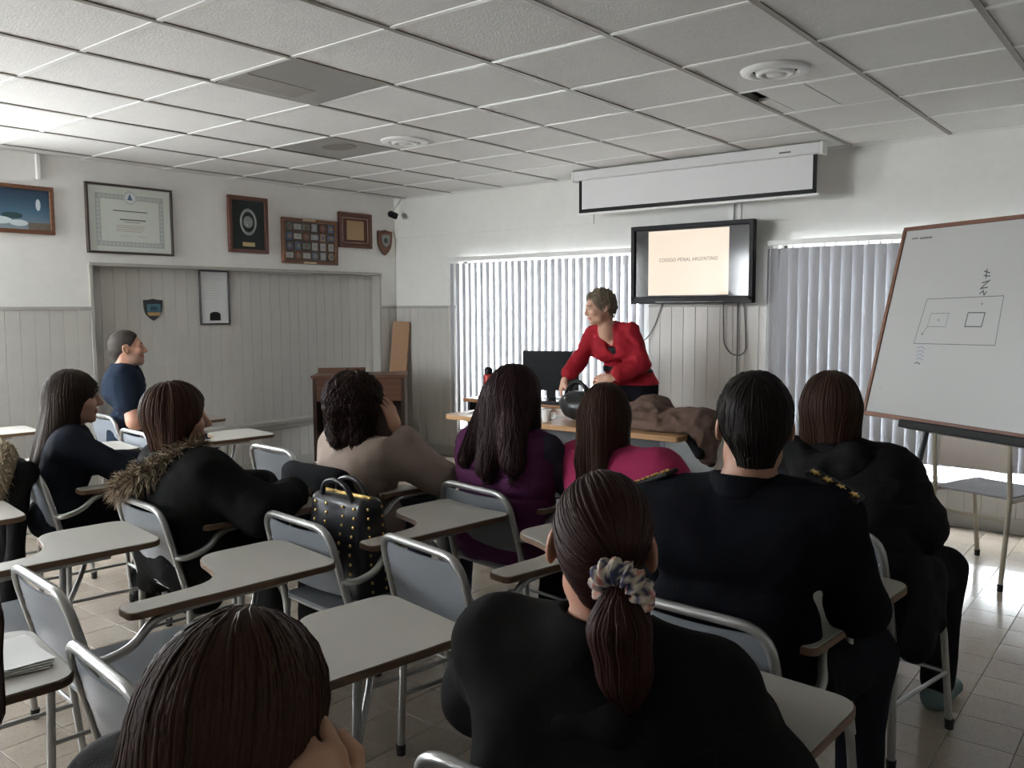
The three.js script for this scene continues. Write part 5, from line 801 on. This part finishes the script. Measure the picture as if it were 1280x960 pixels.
// woman with the fur-trimmed hood
{
  const [t, J, o] = person('woman with chestnut bob in a black coat with fur-trimmed hood', 'fur', { head: [-0.03, 1.03, 0.02], w: 1.16, bulk: 1.08, yaw: -22, elbL: [-0.27, 0.70, -0.12], elbR: [0.31, 0.71, -0.12], wriL: [-0.1, 0.70, -0.38], wriR: [0.14, 0.71, -0.35] });
  const { HM } = buildBody(t, J, o), m = cloth([0.012, 0.012, 0.012]);
  garment(t, 'coat', J, o, { t: 0.032, bulk: 1.16, m, armB: 1.28, fold: 0.008, neckR: 0.07, hem: 0.36, extra: [cap([-0.14, 0.55, 0.02], [-0.17, 0.40, 0.05], 0.09, 0.08), cap([0.14, 0.55, 0.02], [0.16, 0.40, 0.05], 0.09, 0.08)] });
  const hp = [[0.10, 0.03, -0.04], [0.10, 0.005, 0.05], [0.05, -0.045, 0.125], [-0.05, -0.10, 0.17], [-0.15, -0.13, 0.15], [-0.19, -0.09, 0.06], [-0.14, -0.01, -0.03]].map(p => add(J.N, p)), hood = uni([cap(add(hp[4], [0.03, -0.03, -0.05]), add(J.N, [0.0, -0.10, 0.08]), 0.05), cap(add(hp[2], [0, -0.05, -0.04]), add(J.N, [0.0, -0.10, 0.08]), 0.05)], 0.06);
  part('hood', skin(hood, add(J.N, [-0.3, -0.25, -0.12]), add(J.N, [0.3, 0.1, 0.28]), 0.012), m, t);
  const curve = new THREE.CatmullRomCurve3(hp.map(p => V3(...p))), gs = [], fc = [[0.30, 0.225, 0.145], [0.21, 0.155, 0.10], [0.38, 0.31, 0.22], [0.12, 0.085, 0.055]];
  for (let i = 0; i < 3600; i++) { const c = curve.getPoint(rnd()), dir = V3(rr(-1, 1), rr(-1, 1), rr(-1, 1)); if (dir.lengthSq() < 0.05) continue; dir.normalize(); const L = rr(0.035, 0.065), a = c.clone().addScaledVector(dir, 0.012), b = c.clone().addScaledVector(dir, 0.012 + L * 0.6).add(V3(rr(-0.008, 0.008), -0.004, rr(-0.008, 0.008))), e = c.clone().addScaledVector(dir, 0.012 + L).add(V3(rr(-0.012, 0.012), -0.016, rr(-0.012, 0.012))), g = sweep([a, b, e], u => 0.0028 * (1 - u) + 0.0004, 3); const col = fc[(rnd() * 4) | 0], n = g.attributes.position.count, cc = new Float32Array(n * 3); for (let j = 0; j < n; j++) cc.set(col, 3 * j); g.setAttribute('color', new THREE.BufferAttribute(cc, 3)); gs.push(g); }
  const core = sweep(curve.getPoints(40), 0.026, 8), cn = core.attributes.position.count, cc = new Float32Array(cn * 3); for (let j = 0; j < cn; j++) cc.set(fc[1], 3 * j); core.setAttribute('color', new THREE.BufferAttribute(cc, 3)); gs.push(core);
  const fm = new THREE.MeshStandardMaterial({ vertexColors: true, roughness: 0.9 }), ft = part('fur_trim', gs, fm, t); ft.userData = { label: 'beige fur trim', kind: 'stuff' };
  garment(t, 'trousers', J, o, { t: 0.014, torso: false, sleeves: false, legs: true, m: cloth([0.03, 0.03, 0.032]), hem: null }); shoes(t, J, MT.black);
  const base = inHead(HM, capFull(0.016, -0.085, 0.075)), [lo, hi] = bounds([J.H], 0.19); hair(t, base, lo, hi, { m: hairMat([0.042, 0.019, 0.011]), n: 420, len: 0.19, width: 0.006, lift: 0.006, root: () => scalp(HM, undefined, 0.0), comb: combDown(HM), stop: p => p.y < J.H[1] - 0.125, wave: 0.1 });
}
// girl with long straight hair
{
  const [t, J, o] = person('girl with long straight dark hair and navy top looking right', 'girl', { dx: -0.085, back: 0.14, head: [-0.03, 1.035, -0.09], lean: [-0.01, 0, -0.06], w: 0.98, yaw: -22, face: true, fine: 0.005, tone: [0.36, 0.20, 0.14], twist: 18, elbL: [-0.26, 0.70, -0.18], elbR: [0.27, 0.71, -0.22], wriL: [-0.08, 0.70, -0.42], wriR: [0.12, 0.70, -0.42] });
  const { HM } = buildBody(t, J, o); garment(t, 'top', J, o, { t: 0.016, m: cloth([0.012, 0.015, 0.022]), armB: 1.15, neckR: 0.062, hem: 0.45 });
  garment(t, 'trousers', J, o, { t: 0.012, torso: false, sleeves: false, legs: true, m: cloth([0.010, 0.010, 0.012]), hem: null }); shoes(t, J, MT.black);
  const cp = capFull(0.010, -0.12, 0.075), back = inFrame(M4(...J.H), uni([cap([-0.03, 0, 0.055], [-0.05, -0.40, 0.17], 0.055, 0.04), cap([0.03, 0, 0.055], [0.03, -0.38, 0.17], 0.05, 0.04), cap([-0.04, 0, 0.04], [-0.08, -0.38, 0.13], 0.045, 0.03)], 0.04)), hf = inHead(HM, cp), base = (x, y, z) => smin(hf(x, y, z), back(x, y, z), 0.03), [lo, hi] = bounds([J.H, add(J.H, [-0.05, -0.42, 0.17])], 0.16);
  hair(t, base, lo, hi, { m: hairMat([0.026, 0.017, 0.012]), n: 560, len: 0.58, width: 0.0045, root: () => scalp(HM, undefined, 0.0), comb: combDown(HM, [0, 0.12, 0.0], 0.4), stop: p => p.y < J.H[1] - 0.46 });
}
// man in the navy polo shirt
{
  const [t, J, o] = person('man with short grey hair in a navy polo shirt by the left wall', 'man', { head: [0.0, 1.175, 0.0], lean: [0, 0, 0.03], w: 1.2, bulk: 1.1, male: true, turn: 14, yaw: -10, pitch: 5, twist: 14, face: true, fine: 0.005, beard: true, bareArms: true, limb: 1.12, tone: [0.47, 0.245, 0.165], elbL: [-0.27, 0.74, -0.10], elbR: [0.27, 0.72, 0.02], wriL: [-0.05, 0.70, -0.33], wriR: [0.19, 0.70, -0.23] });
  const { HM } = buildBody(t, J, o), m = cloth([0.013, 0.020, 0.034]);
  garment(t, 'polo_shirt', J, o, { t: 0.016, bulk: 1.14, k: 0.07, m, cuff: -0.55, armB: 1.3, neckR: 0.07, hem: 0.45, fold: 0.006 });
  part('collar', skin(inFrame(M4(...J.N), (x, y, z) => { const q = Math.hypot(x, z * 0.95) - (0.078 - y * 0.25), v = smax(Math.abs(q) - 0.006, Math.abs(y + 0.012 - z * 0.2) - 0.024, 0.005); return smax(v, 0.022 - Math.abs(x) - Math.max(0, z) * 5, 0.004); }), add(J.N, [-0.13, -0.09, -0.13]), add(J.N, [0.13, 0.07, 0.13]), 0.005), m, t);
  garment(t, 'trousers', J, o, { t: 0.012, torso: false, sleeves: false, legs: true, m: cloth([0.03, 0.04, 0.07]), hem: null, legB: 1.1 }); shoes(t, J, MT.black);
  part('chest_badge', rslab(-0.015, 0.015, -0.012, 0.012, -0.002, 0.002, 0.001), mat([0.4, 0.4, 0.42]), t).position.set(...add(J.C, [-0.07, 0.03, -0.145]));
  const base = inHead(HM, capShort(0.004)), [lo, hi] = bounds([J.H], 0.15); hair(t, base, lo, hi, { m: hairMat([0.055, 0.048, 0.042]), n: 260, len: 0.02, width: 0.003, lift: 0.0015, cell: 0.006, root: () => scalp(HM, [0.082, 0.096, 0.1], -0.07, v => 0.8 * v.z + 0.6 * v.y > 0.0), comb: combDown(HM) });
}
// presenter in the red blouse, standing bent over the desk
{
  const t = thing('person', 'presenter in a red blouse bending over the desk by the blind', 'person', [-3.08, 0, -5.1], 165, 'people in the classroom');
  const J = { P: [-0.04, 0.90, 0.06], W: [0.0, 1.02, 0.03], C: [0.05, 1.16, -0.05], N: [0.09, 1.315, -0.11], H: [0.125, 1.43, -0.155], SR: [0.205, 1.255, -0.04], SL: [-0.085, 1.265, -0.09], HR: [0.05, 0.87, 0.05], HL: [-0.13, 0.87, 0.06], KR: [0.07, 0.48, 0.02], KL: [-0.16, 0.48, 0.05], AR: [0.07, 0.085, 0.08], AL: [-0.17, 0.085, 0.12], ER: [0.285, 1.075, -0.10], WR: [0.355, 0.945, -0.20], EL: [-0.145, 1.05, -0.08], WL: [0.03, 0.955, -0.20] };
  const o = { w: 0.9, bulk: 0.88, yaw: -52, pitch: -10, face: true, fine: 0.005, tone: [0.52, 0.30, 0.21], handR: { dir: [0.25, -0.9, -0.2], palm: [-0.8, -0.1, 0.5], curl: 0.5 }, handL: { dir: [0.8, -0.15, -0.1], palm: [0, -0.5, 0.9], curl: 0.6 }, hk: 0.95 };
  const { HM } = buildBody(t, J, o), red = cloth([0.31, 0.016, 0.026], { roughness: 0.6, side: THREE.DoubleSide });
  garment(t, 'blouse', J, o, { t: 0.014, bulk: 0.94, m: red, cuff: 0.72, cuffR: 0.044, armB: 0.95, k: 0.035, fold: 0.012, freq: 11, hem: 0.90, cell: 0.008, neckCut: uni([cap(add(J.N, [0, 0.03, -0.01]), add(J.N, [0, -0.03, -0.03]), 0.06, 0.055), cap(add(J.N, [0, -0.03, -0.045]), add(J.C, [-0.02, -0.05, -0.105]), 0.05, 0.022)], 0.02), extra: [cap([-0.15, 0.93, 0.07], [-0.10, 0.99, 0.05], 0.05, 0.05), cap([0.02, 0.94, -0.06], [-0.10, 0.95, 0.0], 0.06)] });
  garment(t, 'camisole', J, o, { t: 0.003, bulk: 0.93, sleeves: false, m: MT.black, hem: 0.9, neckCut: cap(add(J.N, [0, 0.1, -0.03]), add(J.C, [0, 0.07, -0.1]), 0.12, 0.07), fold: 0.002, cut: (x, y, z) => y - 1.17 });
  garment(t, 'belt', J, o, { t: 0.019, bulk: 0.95, sleeves: false, m: MT.black, hem: 0.985, fold: 0.001, cut: (x, y, z) => y - 1.03 });
  part('belt_buckle', new THREE.TorusGeometry(0.022, 0.006, 8, 20).applyMatrix4(M4(0.0, 1.005, -0.125)), MT.gold, t);
  garment(t, 'trousers', J, o, { t: 0.010, torso: false, sleeves: false, legs: true, m: cloth([0.010, 0.010, 0.014]), hem: null, extra: [cap([-0.11, 0.90, 0.06], [0.04, 0.90, 0.05], 0.105)] });
  for (const s of ['L', 'R']) { const a = J['A' + s], f = uni([cap([a[0], 0.042, a[2] + 0.035], [a[0], 0.045, a[2]], 0.036, 0.04), cap([a[0], 0.042, a[2]], [a[0], 0.035, a[2] - 0.15], 0.042, 0.032)], 0.03), [lo, hi] = bounds([a, [a[0], 0, a[2] - 0.15], [a[0], 0, a[2] + 0.04]], 0.06); part('shoe', skin((x, y, z) => smax(f(x, y, z), 0.003 - y, 0.004), lo, hi, 0.008), MT.black, t); }
  const c = ell([0, 0.04, 0.018], [0.085, 0.092, 0.102]), nape = cap([0, -0.02, 0.06], [0, -0.07, 0.06], 0.055, 0.035), f = faceCut(0.064, -0.03, 0.10, -0.11, 0.08), base0 = inHead(HM, (x, y, z) => smax(smax(smin(c(x, y, z), nape(x, y, z), 0.04), -f(x, y, z), 0.012), -(0.9 * z + 0.45 * y + 0.03), 0.012), 0.96), base = (x, y, z) => base0(x, y, z) - 0.008 * noise3(x * 40, y * 40, z * 40), [lo, hi] = bounds([J.H], 0.16);
  hair(t, base, lo, hi, { m: hairMat([0.20, 0.16, 0.115]), n: 420, len: 0.07, width: 0.0045, lift: 0.012, root: () => scalp(HM, undefined, -0.06, v => 0.9 * v.z + 0.45 * v.y > -0.02), comb: combDown(HM, [0.02, 0.12, -0.02], 0.9), wave: 0.5, waveF: 1.1 });
}
// person at the left edge, only a little of the hair in view
{
  const t = thing('person', 'person with auburn hair beside the chair holding papers, mostly hidden', 'person', [-1.40, 0, -0.22], 5, 'people in the classroom');
  const o = { yaw: 75, head: [0.045, 0.99, -0.17], lean: [0.0, 0, -0.1], w: 1.0, elbL: [-0.25, 0.70, -0.14], elbR: [0.2, 0.66, -0.0], wriL: [-0.1, 0.62, -0.16], wriR: [0.04, 0.62, -0.16] }, J = seated(o);
  const { HM } = buildBody(t, J, o); garment(t, 'jumper', J, o, { t: 0.014, m: cloth([0.02, 0.02, 0.022]), hem: 0.45 }); garment(t, 'trousers', J, o, { t: 0.012, torso: false, sleeves: false, legs: true, m: cloth([0.02, 0.02, 0.03]), hem: null }); shoes(t, J, MT.black);
  const base = inHead(HM, capFull(0.010, -0.12)), [lo, hi] = bounds([J.H], 0.19); hair(t, base, lo, hi, { m: hairMat([0.055, 0.022, 0.013]), n: 300, len: 0.2, width: 0.0055, root: () => scalp(HM, undefined, 0.0), comb: combDown(HM) });
}
// ---------- clothes, bags and small things ----------
// black jacket hung over the back of the beige woman's chair
{
  const t = thing('black_jacket', 'black jacket hanging over the chair behind the beige sweater', 'jacket', chairAt('beige', 0, 0, 0), CH.beige.turn);
  const a = cap([-0.18, 0.755, 0.03], [0.2, 0.755, 0.03], 0.032), b = uni([cap([-0.19, 0.74, 0.05], [-0.21, 0.50, 0.07], 0.028, 0.035), cap([0.2, 0.74, 0.05], [0.23, 0.46, 0.08], 0.03, 0.04), cap([0.0, 0.74, 0.055], [0.0, 0.48, 0.085], 0.03, 0.035), cap([-0.1, 0.74, 0.055], [-0.1, 0.48, 0.08], 0.03, 0.035), cap([-0.05, 0.74, 0.055], [-0.05, 0.48, 0.08], 0.03, 0.035), cap([0.05, 0.74, 0.055], [0.055, 0.48, 0.08], 0.03, 0.035), cap([0.15, 0.74, 0.055], [0.17, 0.48, 0.08], 0.03, 0.035), cap([-0.15, 0.74, 0.055], [-0.16, 0.48, 0.08], 0.03, 0.035), cap([0.1, 0.74, 0.055], [0.11, 0.48, 0.08], 0.03, 0.035), cap([0.22, 0.72, 0.03], [0.30, 0.62, 0.0], 0.035, 0.04)], 0.05), m = cloth([0.012, 0.012, 0.015]);
  part('jacket_body', skin((x, y, z) => smin(a(x, y, z), b(x, y, z), 0.04) - 0.010 * noise3(x * 9, y * 3, z * 9), [-0.32, 0.36, -0.08], [0.4, 0.86, 0.2], 0.009), m, t);
  part('sleeve', skin(uni([cap([0.22, 0.70, 0.05], [0.26, 0.50, 0.09], 0.04, 0.045), cap([0.26, 0.50, 0.09], [0.24, 0.36, 0.10], 0.045, 0.035)], 0.03), [0.12, 0.28, -0.05], [0.36, 0.8, 0.2], 0.01), m, t);
}
// coat with pale fur lining over the long-haired girl's chair
{
  const t = thing('fur_coat', 'dark coat with pale beige fur lining hung on the chair', 'coat', chairAt('girl', 0, 0, 0), CH.girl.turn);
  const body = uni([cap([-0.17, 0.76, 0.04], [0.15, 0.77, 0.04], 0.04), cap([-0.17, 0.74, 0.06], [-0.2, 0.42, 0.09], 0.04, 0.05), cap([0.0, 0.75, 0.06], [0.0, 0.38, 0.10], 0.04, 0.05), cap([0.14, 0.74, 0.06], [0.14, 0.40, 0.10], 0.035, 0.045), cap([-0.2, 0.42, 0.09], [-0.18, 0.22, 0.09], 0.05, 0.03), cap([0.0, 0.40, 0.1], [0.02, 0.2, 0.1], 0.05, 0.03)], 0.05);
  part('coat_body', skin((x, y, z) => body(x, y, z) - 0.01 * noise3(x * 12, y * 7, z * 12), [-0.32, 0.12, -0.06], [0.28, 0.88, 0.22], 0.011), cloth([0.013, 0.013, 0.014]), t);
  const path = new THREE.CatmullRomCurve3([V3(-0.06, 0.80, 0.09), V3(0.05, 0.84, 0.10), V3(0.13, 0.80, 0.13), V3(0.12, 0.68, 0.17), V3(0.05, 0.56, 0.19)]), gs = [], fc = [[0.36, 0.30, 0.20], [0.26, 0.21, 0.14], [0.45, 0.39, 0.28]];
  const paint = (g, c) => { const n = g.attributes.position.count, a = new Float32Array(n * 3); for (let j = 0; j < n; j++) a.set(c, 3 * j); g.setAttribute('color', new THREE.BufferAttribute(a, 3)); return g; };
  gs.push(paint(sweep(path.getPoints(30), u => 0.038 + 0.02 * Math.sin(u * PI), 10), fc[1]));
  for (let i = 0; i < 1800; i++) { const u = rnd(), c = path.getPoint(u), d = V3(rr(-1, 1), rr(-1, 1), rr(-0.4, 1)).normalize(), r = 0.036 + 0.02 * Math.sin(u * PI), L = rr(0.015, 0.03); gs.push(paint(sweep([c.clone().addScaledVector(d, r * 0.8), c.clone().addScaledVector(d, r + L * 0.6), c.clone().addScaledVector(d, r + L).add(V3(0, -0.008, 0))], v => 0.0028 * (1 - v) + 0.0004, 3), fc[(rnd() * 3) | 0])); }
  const f = part('fur_lining', gs, new THREE.MeshStandardMaterial({ vertexColors: true, roughness: 0.9 }), t); f.userData = { label: 'pale beige fur lining', kind: 'stuff' };
}
// black handbag with gold studs on the seat of chair A
{
  const t = thing('studded_handbag', 'large black leather handbag with rows of gold studs on a chair', 'handbag', chairAt('A', -0.045, 0.45, -0.235), CH.A.turn - 4);
  const leather = mat([0.012, 0.013, 0.017], { roughness: 0.32 });
  const bagF = (x, y, z) => { const w = 0.165 - 0.02 * (y / 0.34), d = 0.085 - 0.035 * clamp(y / 0.34, 0, 1); const qx = Math.abs(x) - w + 0.03, qy = Math.abs(y - 0.17) - 0.17 + 0.03, qz = Math.abs(z) - d + 0.03; return Math.hypot(Math.max(qx, 0), Math.max(qy, 0), Math.max(qz, 0)) + Math.min(Math.max(qx, qy, qz), 0) - 0.03 - 0.004 * noise3(x * 14, y * 14, z * 14); };
  part('bag_body', skin(bagF, [-0.2, -0.02, -0.12], [0.2, 0.37, 0.12], 0.008), leather, t);
  const sg = new THREE.SphereGeometry(0.0062, 8, 6).scale(1, 1, 0.6);
  for (const x of [-0.105, -0.045, 0.045, 0.105]) for (let i = 0; i < 10; i++) { const y = 0.03 + i * 0.031, z = 0.088 - 0.035 * y / 0.34; const s = part('gold_stud', sg, MT.gold, t); s.position.set(x + 0.006 * Math.sin(i), y, z); }
  for (const sx of [1]) for (const zz of [-0.03, 0.03]) for (let i = 0; i < 10; i++) part('gold_stud', sg, MT.gold, t).position.set(sx * (0.166 - 0.02 * (i / 10)), 0.03 + i * 0.031, zz);
  for (const z of [-0.03, 0.035]) part('handle', pipe([[-0.09, 0.31, z], [-0.085, 0.37, z], [-0.02, 0.395, z + 0.01], [0.06, 0.385, z + 0.015], [0.09, 0.31, z]], 0.009, 0.05), leather, t);
  part('zip', rslab(-0.13, 0.13, 0.337, 0.346, -0.006, 0.006, 0.002), MT.gold, t);
}
// black handbag on the teacher's desk
{
  const t = thing('black_handbag', 'round-handled black handbag standing on the teacher desk', 'handbag', [-2.93, 0.75, -4.32], 12);
  const f = uni([ell([0, 0.09, 0], [0.15, 0.09, 0.075]), ell([0.06, 0.075, 0.02], [0.12, 0.075, 0.07])], 0.04);
  part('bag_body', skin((x, y, z) => smax(f(x, y, z) - 0.008 * noise3(x * 13, y * 13, z * 13), 0.004 - y, 0.01), [-0.2, -0.02, -0.13], [0.22, 0.23, 0.13], 0.008), mat([0.007, 0.008, 0.010], { roughness: 0.4 }), t);
  part('handle', new THREE.TorusGeometry(0.085, 0.011, 8, 32, PI * 1.15).applyMatrix4(M4(0, 0.15, 0.02, -0.25, 0, -0.2)), MT.black, t); part('handle', new THREE.TorusGeometry(0.085, 0.011, 8, 32, PI * 1.15).applyMatrix4(M4(-0.01, 0.14, -0.03, 0.2, 0, -0.2)), MT.black, t); part('clasp', new THREE.SphereGeometry(0.01, 10, 8).translate(-0.02, 0.135, 0.085), MT.alu, t);
  const c = thing('white_cup', 'small white cup beside the black handbag on the desk', 'cup', [-3.03, 0.752, -4.14]); part('cup_wall', lathe([[0, 0.004], [0.024, 0.004], [0.03, 0.07], [0.033, 0.07], [0.027, 0], [0, 0]], 24), MT.white, c); part('handle', new THREE.TorusGeometry(0.018, 0.004, 6, 18).translate(0.045, 0.036, 0), MT.white, c);
}
// brown coats heaped on the right end of the desk
{
  const t = thing('brown_coat', 'brown coat heaped over the right end of the desk', 'coat', [-2.30, 0.752, -4.33]);
  const f = uni([ell([-0.25, 0.04, 0.0], [0.2, 0.07, 0.2]), ell([-0.16, 0.09, -0.06], [0.12, 0.075, 0.12]), ell([0.02, 0.03, 0.05], [0.25, 0.055, 0.18]), ell([0.16, 0.05, 0.0], [0.15, 0.065, 0.15]), cap([0.2, 0.05, 0.1], [0.26, 0.0, 0.12], 0.055), cap([0.26, 0.0, 0.12], [0.285, -0.12, 0.13], 0.055, 0.045)], 0.07);
  part('folded_cloth', skin((x, y, z) => { const d = f(x, y, z) - 0.02 * (0.5 - Math.abs(noise3(x * 7 + 3, y * 9, z * 9))) - 0.008 * noise3(x * 22, y * 22, z * 22); return x < 0.205 ? smax(d, 0.002 - y, 0.006) : d; }, [-0.5, -0.22, -0.26], [0.42, 0.24, 0.32], 0.009), cloth([0.125, 0.083, 0.066]), t);
  part('dark_lining', skin(uni([cap([0.20, -0.02, 0.17], [0.27, -0.10, 0.19], 0.028), cap([0.24, -0.06, 0.08], [0.29, -0.15, 0.1], 0.03)], 0.04), [0.1, -0.25, 0.0], [0.4, 0.06, 0.28], 0.009), cloth([0.02, 0.02, 0.024]), t).userData.label = 'dark lining';
  const g = thing('green_folder', 'green folder lying under the brown coat on the desk', 'folder', [-2.20, 0.752, -4.56], -8); part('cover', rslab(-0.16, 0.16, 0.03, 0.036, -0.06, 0.06, 0.002), mat([0.05, 0.17, 0.11], { roughness: 0.5 }), g); part('pages', rslab(-0.155, 0.155, 0, 0.03, -0.058, 0.058, 0.002), MT.paper, g);
}
// papers on the tablet at the lower left, notebook and phone on the beige woman's tablet
{
  const p = thing('papers', 'stack of white sheets lying on the tablet at the chair row end', 'paper', chairAt('S', 0.05, 0.6765, -0.60), CH.S.turn + 6);
  for (let i = 0; i < 4; i++) { const g = new THREE.BoxGeometry(0.21, 0.0012, 0.29, 8, 1, 8), q = g.attributes.position; for (let j = 0; j < q.count; j++) q.setY(j, q.getY(j) + 0.006 * Math.max(0, q.getX(j) / 0.1) ** 2 * (i + 1) / 4); g.computeVertexNormals(); const o = part('sheet', uvm(g), MT.paper, p); o.position.y = 0.001 + i * 0.0018; o.rotation.y = i * 0.05 - 0.06; }
  const n = thing('notebook', 'closed white notebook on the tablet of the beige woman', 'notebook', chairAt('beige', 0.06, 0.676, -0.60), CH.beige.turn + 10);
  part('cover', [rslab(-0.1, 0.1, 0, 0.002, -0.075, 0.075, 0.0008, 1), rslab(-0.1, 0.1, 0.014, 0.016, -0.075, 0.075, 0.0008, 1)], MT.white, n); part('pages', rslab(-0.098, 0.098, 0.002, 0.014, -0.073, 0.073, 0.001, 1), MT.paper, n);
  const f = thing('mobile_phone', 'dark mobile phone lying on the white notebook', 'phone', chairAt('beige', 0.05, 0.6925, -0.62), CH.beige.turn + 30); part('phone_body', rslab(-0.035, 0.035, 0, 0.008, -0.07, 0.07, 0.003), MT.black, f); part('phone_screen', rslab(-0.031, 0.031, 0.0078, 0.0086, -0.06, 0.06, 0.0003, 1), MT.blackGloss, f);
}
// dark bag on the far left chair and a folded navy scarf on the empty chair
{
  const t = thing('backpack', 'dark backpack standing on the seat by the left wall', 'backpack', chairAt('H', 0.0, 0.45, -0.27), CH.H.turn);
  const f = uni([ell([0, 0.11, 0], [0.15, 0.12, 0.10]), ell([0, 0.08, -0.06], [0.11, 0.08, 0.06])], 0.03); part('bag_body', skin((x, y, z) => smax(f(x, y, z) - 0.006 * noise3(x * 14, y * 14, z * 14), 0.003 - y, 0.01), [-0.2, -0.02, -0.17], [0.2, 0.26, 0.14], 0.009), cloth([0.014, 0.017, 0.024]), t); part('carry_loop', new THREE.TorusGeometry(0.035, 0.007, 6, 18).translate(0, 0.235, 0), MT.black, t);
  const s = thing('folded_scarf', 'folded navy scarf lying on the seat of the empty chair', 'scarf', chairAt('F', 0.02, 0.45, -0.25), CH.F.turn);
  const g = uni([ell([0, 0.03, 0], [0.14, 0.035, 0.11]), ell([0.04, 0.05, 0.03], [0.09, 0.03, 0.07])], 0.03); part('scarf_cloth', skin((x, y, z) => smax(g(x, y, z) - 0.008 * noise3(x * 18, y * 18, z * 18), 0.003 - y, 0.006), [-0.2, -0.02, -0.16], [0.2, 0.11, 0.16], 0.008), cloth([0.012, 0.016, 0.035]), s);
}
renderer.render(scene, camera);
